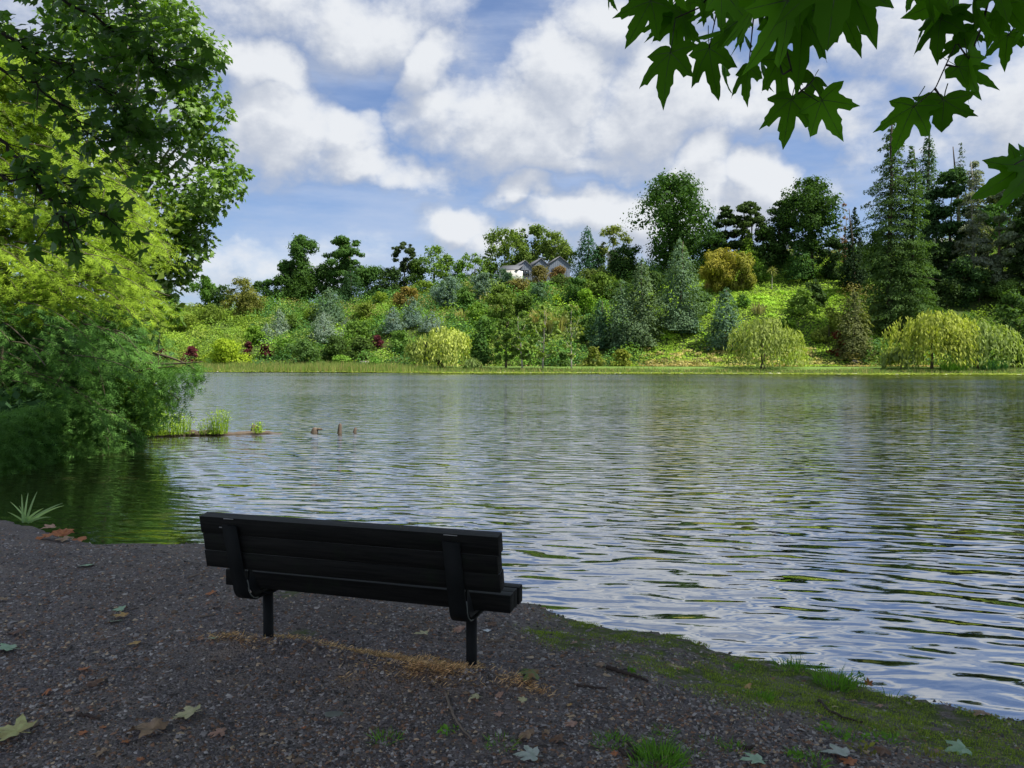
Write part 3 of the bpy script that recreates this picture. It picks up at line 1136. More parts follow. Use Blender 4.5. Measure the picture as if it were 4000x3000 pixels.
T('dead_tree', 'airy', 3297, 1060, 790, 50, (.22, .13, .08), 'brown dying tree top beside the nearly black cypress', group=RIDGE, dens=.35, leaf=.3)
T('redwood_tree', 'redwood', 3475, 1300, 450, 285, RW, 'tallest redwood with two dark trunks on the right shore slope', 'redwood tree', RIDGE, dens=1.25, bark=M_bark_dark, tr=.75, lo=.05)
T('redwood_tree', 'redwood', 3550, 1310, 560, 235, (.060, .115, .032), 'second redwood close against the right side of the tallest redwood', 'redwood tree', RIDGE, dens=1.2, bark=M_bark_dark, tr=.6, lo=.05)
T('redwood_tree', 'spire', 3617, 1080, 500, 170, (.055, .105, .045), 'pointed green conifer behind the right side of the tallest redwood', 'conifer tree', RIDGE, dens=1.3)
T('conifer_tree', 'sparse', 3746, 1050, 555, 80, (.06, .09, .05), 'thin pale conifer tip above the dark broad tree at right', 'conifer tree', RIDGE, y=236, dens=.7)
T('tree', 'layered', 3710, 1100, 640, 220, (.035, .08, .025), 'broad dark green layered tree right of the redwoods, before the white house', group=RIDGE, dens=1.4, lo=.22, tr=.55)
T('cedar_tree', 'sparse', 3800, 1150, 615, 190, (.16, .19, .14), 'silvery thin cedar with a pale bare trunk near the right edge', 'cedar tree', RIDGE, dens=2.4, lo=.05, bark=M_bark_pale, tr=.45, lean=(-.6, 0))
T('cedar_tree', 'layered', 3900, 1160, 720, 190, (.15, .19, .12), 'silvery green cedar with drooping plates at the right edge', 'cedar tree', RIDGE, dens=1.4)
T('redwood_tree', 'redwood', 4050, 1180, 400, 220, (.05, .08, .035), 'dark conifer cut by the right edge of the view', 'conifer tree', RIDGE, dens=1.3)
T('tree', 'round', 3985, 1150, 760, 140, (.05, .10, .025), 'green broadleaf tree at the right edge behind the silvery cedar', group=RIDGE)

# the slope, upper and middle
T('tree', 'conifer', 1287, 1265, 1118, 145, BG, 'large bluish green domed tree on the left slope below the dark conifer', group=SLOPE, dens=1.5)
T('blue_conifer', 'conifer', 1267, 1338, 1212, 125, BL, 'pale blue conifer standing in front of the large bluish green tree', 'conifer', SLOPE, dens=1.8, leaf=.34)
T('blue_conifer', 'conifer', 1092, 1322, 1200, 72, BL, 'pale blue conifer left of the others, the taller of two side by side', 'conifer', SLOPE, dens=1.8, leaf=.34)
T('blue_conifer', 'conifer', 1040, 1340, 1258, 55, BL, 'smallest pale blue conifer, at the left foot of its taller neighbour', 'conifer', SLOPE, dens=1.8, leaf=.32)
T('blue_conifer', 'conifer', 1357, 1308, 1238, 68, (.15, .21, .15), 'short blue grey conifer at the right foot of the large bluish green tree', 'conifer', SLOPE, dens=1.8, leaf=.34)
T('tree', 'round', 1748, 1195, 1076, 122, (.12, .19, .15), 'blue green round tree on the slope below the loose light ridge tree', group=SLOPE, dens=1.3, leaf=.36)
T('tree', 'round', 1886, 1165, 1065, 98, (.13, .20, .15), 'blue green round tree left below the white walled house', group=SLOPE, dens=1.3, leaf=.36)
T('tree', 'round', 1965, 1140, 1046, 90, (.07, .13, .08), 'dark blue green tree right under the white walled house', group=SLOPE, dens=1.3, leaf=.36)
T('tree', 'conifer', 1537, 1300, 1195, 96, (.12, .18, .15), 'blue grey tree, leftmost of the blue grey clump above the big willow', group=SLOPE, dens=1.6, leaf=.36)
T('tree', 'conifer', 1612, 1275, 1155, 105, (.11, .175, .14), 'blue grey tree, topmost of the blue grey clump above the big willow', group=SLOPE, dens=1.6, leaf=.36)
T('tree', 'conifer', 1688, 1295, 1212, 110, (.13, .19, .16), 'blue grey tree, rightmost of the blue grey clump above the big willow', group=SLOPE, dens=1.6, leaf=.36)
T('tree', 'round', 1964, 1275, 1112, 120, (.10, .16, .03), 'tall mid green tree on the middle slope above the slender shore trees', group=SLOPE)
T('shrub', 'bush', 2105, 1108, 1036, 95, (.14, .13, .05), 'brownish green rounded shrub under the gabled houses', 'shrub', SLOPE)
T('shrub', 'bush', 2185, 1110, 1040, 90, BR, 'brown tinged shrub under the right end of the gabled houses', 'shrub', SLOPE)
T('tree', 'round', 2245, 1185, 1082, 105, DK, 'dark green dense tree on the slope below the leaning fir', group=SLOPE)
T('tree', 'round', 2108, 1178, 1100, 75, (.07, .13, .07), 'small bluish dark tree on the slope under the brownish shrub', group=SLOPE)
T('shrub', 'bush', 2285, 1225, 1128, 92, (.15, .27, .03), 'vivid green shrub on the slope left of the paired conifers', 'shrub', SLOPE)
T('shrub', 'bush', 2178, 1195, 1148, 40, (.22, .33, .03), 'small lime green shrub above the pampas grass', 'shrub', SLOPE)
T('tree', 'round', 2350, 1185, 1060, 120, (.09, .15, .025), 'mid green tree on the upper slope left of the paired conifers', group=SLOPE)
T('conifer_tree', 'conifer', 2653, 1290, 925, 175, (.10, .165, .095), 'tall blue green conifer in front of the biggest dark tree', 'conifer tree', SLOPE, dens=1.7, tr=.35)
T('conifer_tree', 'conifer', 2505, 1350, 1000, 150, (.10, .155, .08), 'taller of the paired grey green conifers standing above the tan bank', 'conifer tree', SLOPE, dens=1.7)
T('conifer_tree', 'conifer', 2432, 1365, 1090, 140, (.10, .165, .09), 'shorter and fuller of the paired grey green conifers above the tan bank', 'conifer tree', SLOPE, dens=1.7)
T('conifer_tree', 'conifer', 2343, 1358, 1165, 95, (.06, .12, .065), 'dark green narrow conifer left of the paired grey green conifers', 'conifer tree', SLOPE, dens=1.7)
T('conifer_tree', 'conifer', 2833, 1365, 1118, 145, (.085, .15, .095), 'blue green conifer at the right edge of the open grassy bank', 'conifer tree', SLOPE, dens=1.7)
T('conifer_tree', 'conifer', 2688, 1300, 1180, 90, (.09, .16, .11), 'low blue green conifer at the foot of the tall blue green one', 'conifer tree', SLOPE, dens=1.7)
T('bamboo', 'bamboo', 2800, 1140, 968, 170, BAM, 'golden olive feathery bamboo clump, left half', 'bamboo', SLOPE, dens=1.6)
T('bamboo', 'bamboo', 2895, 1130, 985, 130, (.21, .22, .045), 'golden olive feathery bamboo clump, right half', 'bamboo', SLOPE, dens=1.6)
T('cypress_tree', 'conifer', 3122, 1092, 930, 118, (.055, .125, .03), 'bright edged dark conifer right of the little round trees on the right slope', 'conifer tree', SLOPE, dens=1.6)
T('tree', 'round', 3002, 1048, 990, 46, (.07, .15, .035), 'left of two small clipped round trees on the upper right slope', group=SLOPE)
T('tree', 'round', 3045, 1050, 1002, 44, (.07, .15, .035), 'right of two small clipped round trees on the upper right slope', group=SLOPE)
T('cabbage_tree', 'cabbage', 3015, 1130, 1035, 45, (.17, .19, .06), 'slim cabbage tree with a spiky head on the open green slope', 'cabbage tree', SLOPE, bark=M_bark_pale, tr=.12)
T('cabbage_tree', 'cabbage', 2761, 1147, 1102, 32, (.30, .24, .08), 'small yellowish cabbage tree between the blue green conifers', 'cabbage tree', SLOPE, bark=M_bark, tr=.12)
T('pampas_grass', 'pampas', 2961, 1228, 1162, 62, (.24, .24, .12), 'pale tussock of long leaves above the right weeping willow', 'grass', SLOPE)
T('pampas_grass', 'pampas', 2110, 1290, 1175, 80, (.30, .29, .11), 'tall tan pampas clump behind the pale trunked birch', 'grass', SLOPE, dens=1.4)
T('pampas_grass', 'pampas', 2175, 1300, 1190, 80, (.27, .28, .10), 'green tan pampas clump right of the tallest pampas', 'grass', SLOPE, dens=1.4)
T('pampas_grass', 'pampas', 1810, 1250, 1190, 70, (.26, .27, .10), 'pampas clump on the slope above the big leaning willow', 'grass', SLOPE, dens=1.2)
T('flax_bush', 'flax', 1375, 1205, 1170, 50, (.20, .25, .10), 'spiky flax on the upper left slope beside the dark conifer', 'flax', SLOPE, dens=1.4)
T('shrub', 'bush', 3130, 1235, 1120, 110, (.12, .20, .04), 'green shrub on the open right slope under the bright edged conifer', 'shrub', SLOPE)
T('shrub', 'bush', 3240, 1330, 1200, 120, (.16, .21, .04), 'yellow green shrub on the right slope left of the reddish conifer', 'shrub', SLOPE)
T('conifer_tree', 'conifer', 3332, 1400, 1128, 142, (.11, .13, .05), 'bronze green droopy conifer standing by the path left of the redwoods', 'conifer tree', FOOT, dens=1.8)
T('red_shrub', 'bush', 3270, 1392, 1290, 60, (.11, .03, .02), 'dark red shrub at the left foot of the bronze green conifer', 'shrub', FOOT)
T('shrub', 'bush', 3825, 1180, 1050, 150, (.07, .13, .035), 'mid green shrub behind the wide willow near the right edge', 'shrub', SLOPE)
T('shrub', 'bush', 3930, 1200, 1090, 130, (.10, .17, .04), 'light green shrub behind the right end of the wide willow', 'shrub', SLOPE)
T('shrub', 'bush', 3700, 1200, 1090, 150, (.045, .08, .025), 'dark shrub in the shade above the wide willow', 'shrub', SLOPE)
T('shrub', 'bush', 3420, 1290, 1180, 80, (.15, .20, .05), 'yellow green shrub lit between the redwood trunks and bronze conifer', 'shrub', SLOPE)
T('tree', 'round', 3985, 1435, 1120, 170, (.06, .115, .03), 'green tree at the right edge of the far shore beside the wide willow', group=FOOT)

# fillers of the slope, each told apart by its place
T('tree', 'round', 3420, 1100, 900, 120, (.035, .075, .025), 'dark tree just behind the left side of the tallest redwood', group=RIDGE, dens=1.3)
T('tree', 'oak', 3860, 1150, 800, 150, (.05, .11, .03), 'full green tree between the broad dark layered tree and the silvery cedar', group=RIDGE, dens=1.3, y=222)
T('tree', 'round', 3940, 1120, 690, 150, (.06, .12, .035), 'tall rounded green tree rising behind the drooping silvery cedar', group=RIDGE, y=232)
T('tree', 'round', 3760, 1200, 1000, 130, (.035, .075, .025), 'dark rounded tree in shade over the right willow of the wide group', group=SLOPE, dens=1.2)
T('tree', 'round', 1400, 1345, 1250, 100, (.10, .18, .035), 'fresh green small tree right of the short blue grey conifer', group=SLOPE)
T('tree', 'round', 1560, 1380, 1290, 100, (.09, .17, .035), 'green small tree on the low slope left of the big willow', group=SLOPE)
T('tree', 'round', 1900, 1340, 1235, 100, (.075, .15, .03), 'green tree behind the dark upright alder', group=SLOPE)
T('tree', 'round', 2300, 1330, 1230, 90, (.08, .15, .035), 'green small tree left above the dark narrow conifer', group=SLOPE)
T('tree', 'round', 1110, 1400, 1320, 90, (.11, .21, .035), 'light green small tree right behind the round maroon maple', group=SLOPE)
T('tree', 'round', 640, 1190, 1095, 120, (.05, .10, .025), 'green tree on the far ridge just showing past the plane tree leaves', group=RIDGE)
T('tree', 'round', 870, 1180, 1112, 80, (.05, .095, .03), 'low dark tree in the gap between the two leftmost ridge trees', group=RIDGE)
T('tree', 'round', 1010, 1175, 1098, 70, (.045, .09, .025), 'narrow dark tree touching the right side of the olive brown tree', group=RIDGE)
T('tree', 'round', 1120, 1180, 1010, 90, DK, 'dark shoulder tree leaning on the left tall dark tree', group=RIDGE, dens=1.2)
T('tree', 'round', 1265, 1165, 1030, 110, (.04, .085, .02), 'dark green tree filling the gap between the two tall dark trees', group=RIDGE)
T('tree', 'round', 1632, 1110, 1010, 90, (.06, .11, .03), 'mid green tree right behind the small flat topped pine', group=RIDGE)
T('tree', 'airy', 1745, 1110, 990, 90, (.10, .17, .04), 'ragged light tree on the ridge between the loose light tree and the low green one', group=RIDGE)
T('tree', 'round', 1925, 1120, 1022, 80, (.07, .13, .03), 'green tree standing before the left half of the low white house', group=RIDGE)
T('tree', 'round', 2345, 1070, 960, 90, (.09, .14, .045), 'light green tree between the leaning fir and the pale loose crowned tree', group=RIDGE)
T('tree', 'round', 2440, 1085, 950, 120, (.035, .075, .02), 'dark tree at the left foot of the biggest dark tree', group=RIDGE, dens=1.3)
T('tree', 'round', 2790, 1060, 900, 130, (.03, .07, .018), 'dark tree at the right foot of the biggest dark tree', group=RIDGE, dens=1.3)
T('tree', 'round', 2985, 1060, 880, 120, (.045, .09, .022), 'dark green tree filling the ridge left of the smaller dark oak', group=RIDGE, dens=1.3)
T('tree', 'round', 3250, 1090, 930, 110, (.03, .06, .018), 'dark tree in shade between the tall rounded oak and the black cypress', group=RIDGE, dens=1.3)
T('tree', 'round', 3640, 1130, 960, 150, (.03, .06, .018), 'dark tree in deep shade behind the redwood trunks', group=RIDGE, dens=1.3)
T('shrub', 'round', 1225, 1250, 1185, 90, (.13, .20, .03), 'yellow green shrub on the upper left slope under the dark broad tree', 'shrub', SLOPE)
T('shrub', 'round', 1145, 1300, 1225, 80, (.09, .155, .03), 'green shrub between the tall pale blue conifer and the front one', 'shrub', SLOPE)
T('shrub', 'round', 1430, 1270, 1180, 110, (.12, .17, .03), 'olive green shrub on the slope right of the large bluish green tree', 'shrub', SLOPE)
T('shrub', 'round', 1480, 1210, 1140, 90, (.15, .22, .03), 'light green shrub under the ridge trees left of the pine', 'shrub', SLOPE)
T('shrub', 'round', 1650, 1160, 1095, 90, (.13, .20, .03), 'fresh green shrub on the slope under the pine', 'shrub', SLOPE)
T('shrub', 'round', 1590, 1215, 1120, 100, (.17, .14, .04), 'rust tinged shrub above the blue grey clump', 'shrub', SLOPE)
T('shrub', 'round', 1820, 1230, 1120, 80, (.07, .14, .03), 'deep green shrub between the two blue green round trees', 'shrub', SLOPE)
T('shrub', 'round', 1870, 1270, 1180, 100, (.11, .20, .03), 'bright green shrub on the slope over the dark alder', 'shrub', SLOPE)
T('shrub', 'round', 2040, 1230, 1150, 90, (.08, .14, .03), 'mid green shrub on the slope left of the tall pampas', 'shrub', SLOPE)
T('shrub', 'round', 2030, 1150, 1085, 80, (.16, .15, .05), 'tan tinged shrub right below the leftmost gabled house', 'shrub', SLOPE)
T('shrub', 'round', 2230, 1260, 1190, 90, (.10, .19, .035), 'green shrub right of the tan pampas clumps', 'shrub', SLOPE)
T('shrub', 'round', 2190, 1130, 1070, 90, (.07, .11, .03), 'dark olive shrub under the third gabled house', 'shrub', SLOPE)
T('shrub', 'round', 2320, 1120, 1050, 110, (.10, .14, .04), 'olive shrub at the foot of the leaning fir', 'shrub', SLOPE)
T('shrub', 'round', 2420, 1180, 1090, 110, (.07, .13, .035), 'dark green shrub on the upper slope behind the paired conifers', 'shrub', SLOPE)
T('shrub', 'round', 2560, 1180, 1060, 100, (.055, .10, .03), 'dark shrub in the shade left of the tall blue green conifer', 'shrub', SLOPE)
T('shrub', 'round', 2745, 1230, 1140, 80, (.06, .12, .035), 'dark green shrub behind the right side of the tall blue green conifer', 'shrub', SLOPE)
T('shrub', 'round', 2920, 1050, 930, 110, (.13, .22, .03), 'yellow green leafy tree above the right end of the golden bamboo', 'tree', SLOPE)
T('shrub', 'round', 2965, 1100, 1010, 80, (.09, .17, .03), 'green shrub at the right end of the golden bamboo', 'shrub', SLOPE)
T('shrub', 'round', 2900, 1200, 1150, 60, (.07, .15, .03), 'dark green rounded shrub on the bright slope below the bamboo', 'shrub', SLOPE)
T('shrub', 'round', 3080, 1300, 1240, 70, (.12, .22, .03), 'small green shrub on the bright slope right of the dome shaped willow', 'shrub', SLOPE)
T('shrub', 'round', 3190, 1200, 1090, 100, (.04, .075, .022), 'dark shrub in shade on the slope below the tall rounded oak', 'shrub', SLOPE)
T('shrub', 'round', 720, 1290, 1225, 130, (.14, .20, .03), 'feathery yellow green shrub mass on the far left slope', 'shrub', SLOPE)
T('shrub', 'round', 820, 1260, 1185, 120, (.12, .18, .03), 'olive green clipped looking shrub below the leftmost ridge tree', 'shrub', SLOPE)
T('shrub', 'round', 1000, 1345, 1270, 90, (.12, .22, .03), 'fresh green shrub left of the smallest pale blue conifer', 'shrub', SLOPE)

# along the foot of the slope and the far shore
T('shrub', 'bush', 880, 1428, 1325, 165, (.22, .31, .025), 'bright yellow green shrub by the path between the maroon maples', 'shrub', FOOT, dens=1.4)
T('maple', 'bush', 633, 1404, 1360, 55, MR, 'maroon maple at the far left, half hidden behind the plane tree leaves', 'maple', 'maroon maples on the far bank', leaf=.3)
T('maple', 'bush', 750, 1424, 1352, 66, MR, 'maroon umbrella shaped maple left of the bright yellow green shrub', 'maple', 'maroon maples on the far bank', leaf=.3)
T('maple', 'bush', 972, 1392, 1332, 40, (.08, .025, .03), 'small maroon maple at the upper right of the bright yellow green shrub', 'maple', 'maroon maples on the far bank', leaf=.3)
T('maple', 'bush', 1040, 1397, 1343, 58, (.085, .022, .032), 'round maroon maple between the yellow green shrub and the green shrubs', 'maple', 'maroon maples on the far bank', leaf=.3)
T('maple', 'bush', 1475, 1362, 1308, 52, (.09, .025, .035), 'maroon maple left of the big leaning willow', 'maple', 'maroon maples on the far bank', leaf=.3)
T('shrub', 'bush', 1186, 1424, 1328, 135, (.075, .14, .04), 'mid green shrub on the left bank, right of the round maroon maple', 'shrub', FOOT)
T('shrub', 'bush', 1310, 1412, 1312, 120, (.055, .10, .025), 'left of two wide dark green spreading shrubs on the left bank', 'shrub', FOOT)
T('shrub', 'bush', 1405, 1400, 1315, 110, (.06, .105, .025), 'right of two wide dark green spreading shrubs on the left bank', 'shrub', FOOT)
T('shrub', 'bush', 1330, 1430, 1385, 80, (.13, .24, .04), 'low fresh green shrub by the path below the dark spreading shrubs', 'shrub', FOOT)
T('shrub', 'bush', 1466, 1432, 1392, 60, (.11, .22, .04), 'low fresh green shrub by the path left of the leaning willow', 'shrub', FOOT)
T('shrub', 'bush', 1240, 1432, 1395, 60, (.08, .15, .04), 'small green shrub beside the green litter bin', 'shrub', FOOT)
T('willow_tree', 'willow', 1735, 1437, 1262, 225, WL, 'big pale weeping willow with a dark leaning trunk on the far shore', 'willow tree', FOOT, dens=1.5, tr=.55, lean=(-6.5, 0), bark=M_bark_dark, lo=.1)
T('willow_tree', 'willow', 1640, 1437, 1312, 110, (.19, .25, .07), 'lower weeping willow reaching left from the big leaning one', 'willow tree', FOOT, dens=1.5, bark=M_bark_dark)
T('willow_tree', 'willow', 1842, 1444, 1392, 78, (.17, .24, .08), 'small low weeping willow right of the big leaning one', 'willow tree', FOOT, dens=2.2, leaf=.3)
T('alder_tree', 'spire', 1878, 1440, 1243, 100, (.05, .11, .025), 'dark green upright alder right of the big leaning willow', 'alder tree', FOOT, dens=2.0, lo=.12)
T('slender_tree', 'birch', 1976, 1441, 1236, 100, (.095, .165, .04), 'mid green slender tree next to the dark alder', 'tree', FOOT, dens=1.6, lo=.12)
T('slender_tree', 'birch', 2042, 1445, 1215, 100, (.11, .18, .04), 'slender tree with a leaning grey trunk left of the pale birch', 'tree', FOOT, dens=1.4, lo=.18, lean=(-1, 0), bark=M_bark_pale, tr=.17)
T('birch_tree', 'birch', 2120, 1444, 1190, 115, (.16, .23, .06), 'airy birch with forked white trunks on the far lawn', 'birch tree', FOOT, dens=.9, lo=.2, bark=M_bark_pale, tr=.16, nlimb=14)
T('birch_tree', 'birch', 2232, 1444, 1180, 75, (.17, .22, .07), 'thin bare looking birch with one pale straight trunk', 'birch tree', FOOT, dens=.7, lo=.2, bark=M_bark_pale, tr=.14, nlimb=12)
T('shrub', 'bush', 2200, 1432, 1370, 70, (.06, .11, .03), 'dark low shrub behind the thin bare looking birch', 'shrub', FOOT)
T('shrub', 'bush', 2312, 1432, 1352, 90, (.15, .18, .04), 'olive yellow shrub by the path under the dark narrow conifer', 'shrub', FOOT)
T('shrub', 'bush', 2430, 1432, 1362, 85, (.17, .20, .035), 'olive yellow layered shrub by the path under the paired conifers', 'shrub', FOOT)
T('willow_tree', 'willow', 2981, 1440, 1222, 255, (.22, .28, .08), 'dome shaped weeping willow alone on the right far shore', 'willow tree', FOOT, dens=1.7, tr=.5)
T('willow_tree', 'willow', 3640, 1441, 1188, 300, (.26, .31, .065), 'tallest and yellowest part of the wide willow group at right', 'willow tree', 'wide willow group on the right far shore', dens=1.5)
T('willow_tree', 'willow', 3820, 1441, 1238, 260, (.20, .27, .085), 'right greyer willow of the wide willow group', 'willow tree', 'wide willow group on the right far shore', dens=1.5)
T('willow_tree', 'willow', 3520, 1441, 1345, 170, (.19, .25, .085), 'low left willow of the wide willow group, reaching to the water', 'willow tree', 'wide willow group on the right far shore', dens=1.7)
T('reed_clump', 'pampas', 3725, 1447, 1395, 110, (.15, .30, .04), 'bright green waterside shrubbery before the wide willow group', 'waterside plants', FOOT, dens=2.0)
T('reed_clump', 'pampas', 3880, 1447, 1385, 110, (.09, .20, .07), 'bluish green rushes before the right end of the willow group', 'waterside plants', FOOT, dens=2.5)


# undergrowth over the slope: countless bushes, one mass
def build_undergrowth():
    rng = np.random.default_rng(5)
    P_, N_, S_, COL = [], [], [], []
    PL = np.array(PLACED)
    count = 4300
    pal = np.array([[.10, .18, .03], [.13, .22, .03], [.07, .14, .03], [.15, .20, .04], [.05, .11, .03], [.15, .14, .045], [.08, .16, .04], [.18, .27, .03], [.06, .13, .05], [.045, .095, .025]])
    for i in range(count):
        x = rng.uniform(-105, 135)
        s_ = far_shore_y(np.array(x))
        t = rng.random()
        d = 20+t*68
        y = s_+d
        # keep only what stands in or near the field of view
        if abs(x/y) > .74: continue
        z = float(far_height(np.array([x]), np.array([y]))[0])
        big = rng.random()
        flatk = .75+.55*rng.random()
        pz = 1412-FPX*(z+2.5-CAMZ)/y
        if 1880 < 2000+FPX*x/y < 2330 and t > .84: continue
        small = PL[PL[:, 3] < 11]
        gap = small[:, 1]-y
        if np.any((gap > -1.0) & (gap < 5.5) & (np.abs(small[:, 0]*(y/small[:, 1])-x) < small[:, 2]*.8+.6)): continue
        if i > 3300 and not 2450 < 2000+FPX*x/y < 3330: continue
        r = 1.1+2.6*big**2.5
        pxl = 2000+FPX*x/y
        c = pal[rng.integers(0, len(pal))].copy()
        # the vine covered bank at right of the middle is smooth and bright
        if 2480 < pxl < 3320 and t < .75:
            r = .9+.8*big
            flatk = .45
            c = np.array([.19, .31, .035])*(.85+.3*rng.random())
            if t < .16: c = np.array([.24, .22, .08])*(.8+.4*rng.random())
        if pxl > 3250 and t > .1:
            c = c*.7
        if 1000 < pxl < 2450:
            r *= 1.15
            c = c*np.array([.88, .97, 1.0])
        if pxl < 1000:
            c = c*.4+np.array([.15, .225, .03])*.6
        z0 = z-.2*r
        n = int(39*r**1.6)
        dd = unit(rng.normal(size=(n, 3))+np.array([0, -.45, .60]))
        rr = r*(.72+.36*rng.random(n))
        p = np.array([x, y, z0])+dd*rr[:, None]*np.array([1.15, 1.0, flatk*1.2])
        P_.append(p)
        N_.append(unit(dd+np.array([0, 0, .3])+rng.normal(size=dd.shape)*.45))
        S_.append((.28+.28*rng.random(n)))
        COL.append(np.repeat((c*1.25*(.75+.5*rng.random()))[None], n, axis=0))
    # low vines and ferns close over the ground
    m = 52000
    x = rng.uniform(-105, 130, m); d = 18+rng.random(m)*62
    x[:30000] = rng.uniform(22, 88, 30000)
    y = far_shore_y(x)+d
    z = far_height(x, y)
    e = .6
    gx = (far_height(x+e, y)-z)/e; gy = (far_height(x, y+e)-z)/e
    g = unit(np.stack([-gx, -gy, 1+0*x], -1))
    ok = (np.abs(x/y) < .74)
    P_.append((np.stack([x, y, z], -1)+g*(.08+.30*vnoise(x, y, 1.6, 41))[:, None])[ok])
    N_.append(unit(g+rng.normal(size=(m, 3))*.38)[ok])
    S_.append((.28+.30*rng.random(m))[ok])
    mixn = vnoise(x, y, 5, 42)[:, None]
    cc = np.array([.17, .29, .03])*mixn+np.array([.24, .36, .04])*(1-mixn)
    tan = (sstep(8, 2, d-18)*sstep(.3, .6, vnoise(x, y, 4, 43)))[:, None]
    cc = cc*(1-tan)+np.array([.30, .25, .11])*tan
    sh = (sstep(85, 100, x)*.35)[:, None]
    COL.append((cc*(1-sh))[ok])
    p = np.concatenate(P_)
    v, f = leaf_faces(p, np.concatenate(N_), np.concatenate(S_), rng)
    me = make_mesh('hillside_undergrowth', v, f, [M_cover], {'tint': rng.random(len(f)), 'plant': np.concatenate(COL)})
    o = add_obj('hillside_undergrowth', me)
    tag(o, 'mixed green undergrowth, ferns and vines covering the far hillside', 'undergrowth', kind='stuff')


build_undergrowth()


def build_shore_plants():
    rng = np.random.default_rng(8)
    # reeds at the left, sparse grasses to the right
    n = 26000
    x = np.concatenate([rng.uniform(-80, -12, 17000), rng.uniform(-12, 90, 9000)])
    y = far_shore_y(x)+rng.uniform(-1.5, 6.5, n)
    tall = np.where(x < -18+4*rng.normal(size=n), 1.25, .55)*(.6+.6*rng.random(n))*(.45+1.1*vnoise(x, y, 4.5, 51))
    z = np.maximum(far_height(x, y), 0)
    a = rng.random(n)*math.pi
    w = .045+.04*rng.random(n)
    d = np.stack([np.cos(a), np.sin(a)*.4, 0*a], -1)*w[:, None]
    b = np.stack([x, y, z-.05], -1)
    tp = b+np.stack([rng.normal(size=n)*.18, rng.normal(size=n)*.1, tall], -1)
    v = np.stack([b-d, b+d, tp], 1).reshape(-1, 3)
    f = np.arange(n*3).reshape(n, 3)
    col = np.where((rng.random(n) < .3)[:, None], np.array([.30, .27, .11]), np.array([.17, .25, .06]))
    o = add_obj('shore_reeds', make_mesh('shore_reeds', v, f, [M_cover], {'tint': rng.random(n), 'plant': col}))
    tag(o, 'band of green and tan reeds along the far waterline', 'reeds', kind='stuff')
    # water lilies
    n = 9000
    x = rng.uniform(-72, 92, n)
    wid = 11*(.35+.65*sstep(-35, 5, x))*(.75+.35*vnoise(x, x*0, 9, 3))
    y = far_shore_y(x)-rng.random(n)**.8*wid+1.0
    r = .16+.22*rng.random(n)
    ang = np.arange(6)*math.pi/3
    tilt = rng.normal(size=(n, 2))*.16
    vx = r[:, None]*np.cos(ang)[None]
    vy = r[:, None]*np.sin(ang)[None]
    z0 = .03+.13*rng.random(n)**2
    vz = z0[:, None]+np.abs(vx*tilt[:, :1]+vy*tilt[:, 1:])
    v = np.stack([x[:, None]+vx, y[:, None]+vy, vz], -1).reshape(-1, 3)
    f = np.arange(n*6).reshape(n, 6)
    col = np.where((rng.random(n) < .04)[:, None], np.array([.55, .55, .45]), np.array([.20, .26, .045]))
    o = add_obj('water_lilies', make_mesh('water_lilies', v, f, [M_cover], {'tint': rng.random(n), 'plant': col}))
    tag(o, 'belt of floating water lily pads along the far shore', 'water lilies', kind='stuff')


build_shore_plants()

# ------------------------------------------------------------------ houses on the ridge
M_wall_grey = plain_mat('grey_weatherboard', (.20, .23, .28), .7, 0, 3, .08)
M_wall_white = plain_mat('white_plaster', (.62, .61, .58), .8, 0, 3, .05)
M_roof = plain_mat('dark_roof', (.13, .135, .15), .6, 0, 5, .15)
M_roof_pale = plain_mat('pale_roof', (.36, .36, .36), .6, 0, 5, .15)
M_glass = plain_mat('window_glass', (.03, .04, .05), .08, 0, 3, .1, spec=.9)
M_trim = plain_mat('white_trim', (.75, .75, .73), .5, 0, 5, .05)


def board_wall(parent, M, w, h, y, mat, gable=0.0, drop=.0):
    """a wall of horizontal boards, one shallow step for each"""
    mb = MB()
    n = max(3, int(h/.6))
    for i in range(n):
        z0 = h*i/n
        mb.box((0, y, z0+h/n/2), (w, .10+.015*(i % 2), h/n-.02), M)
    mb.build('wall', mat, parent)


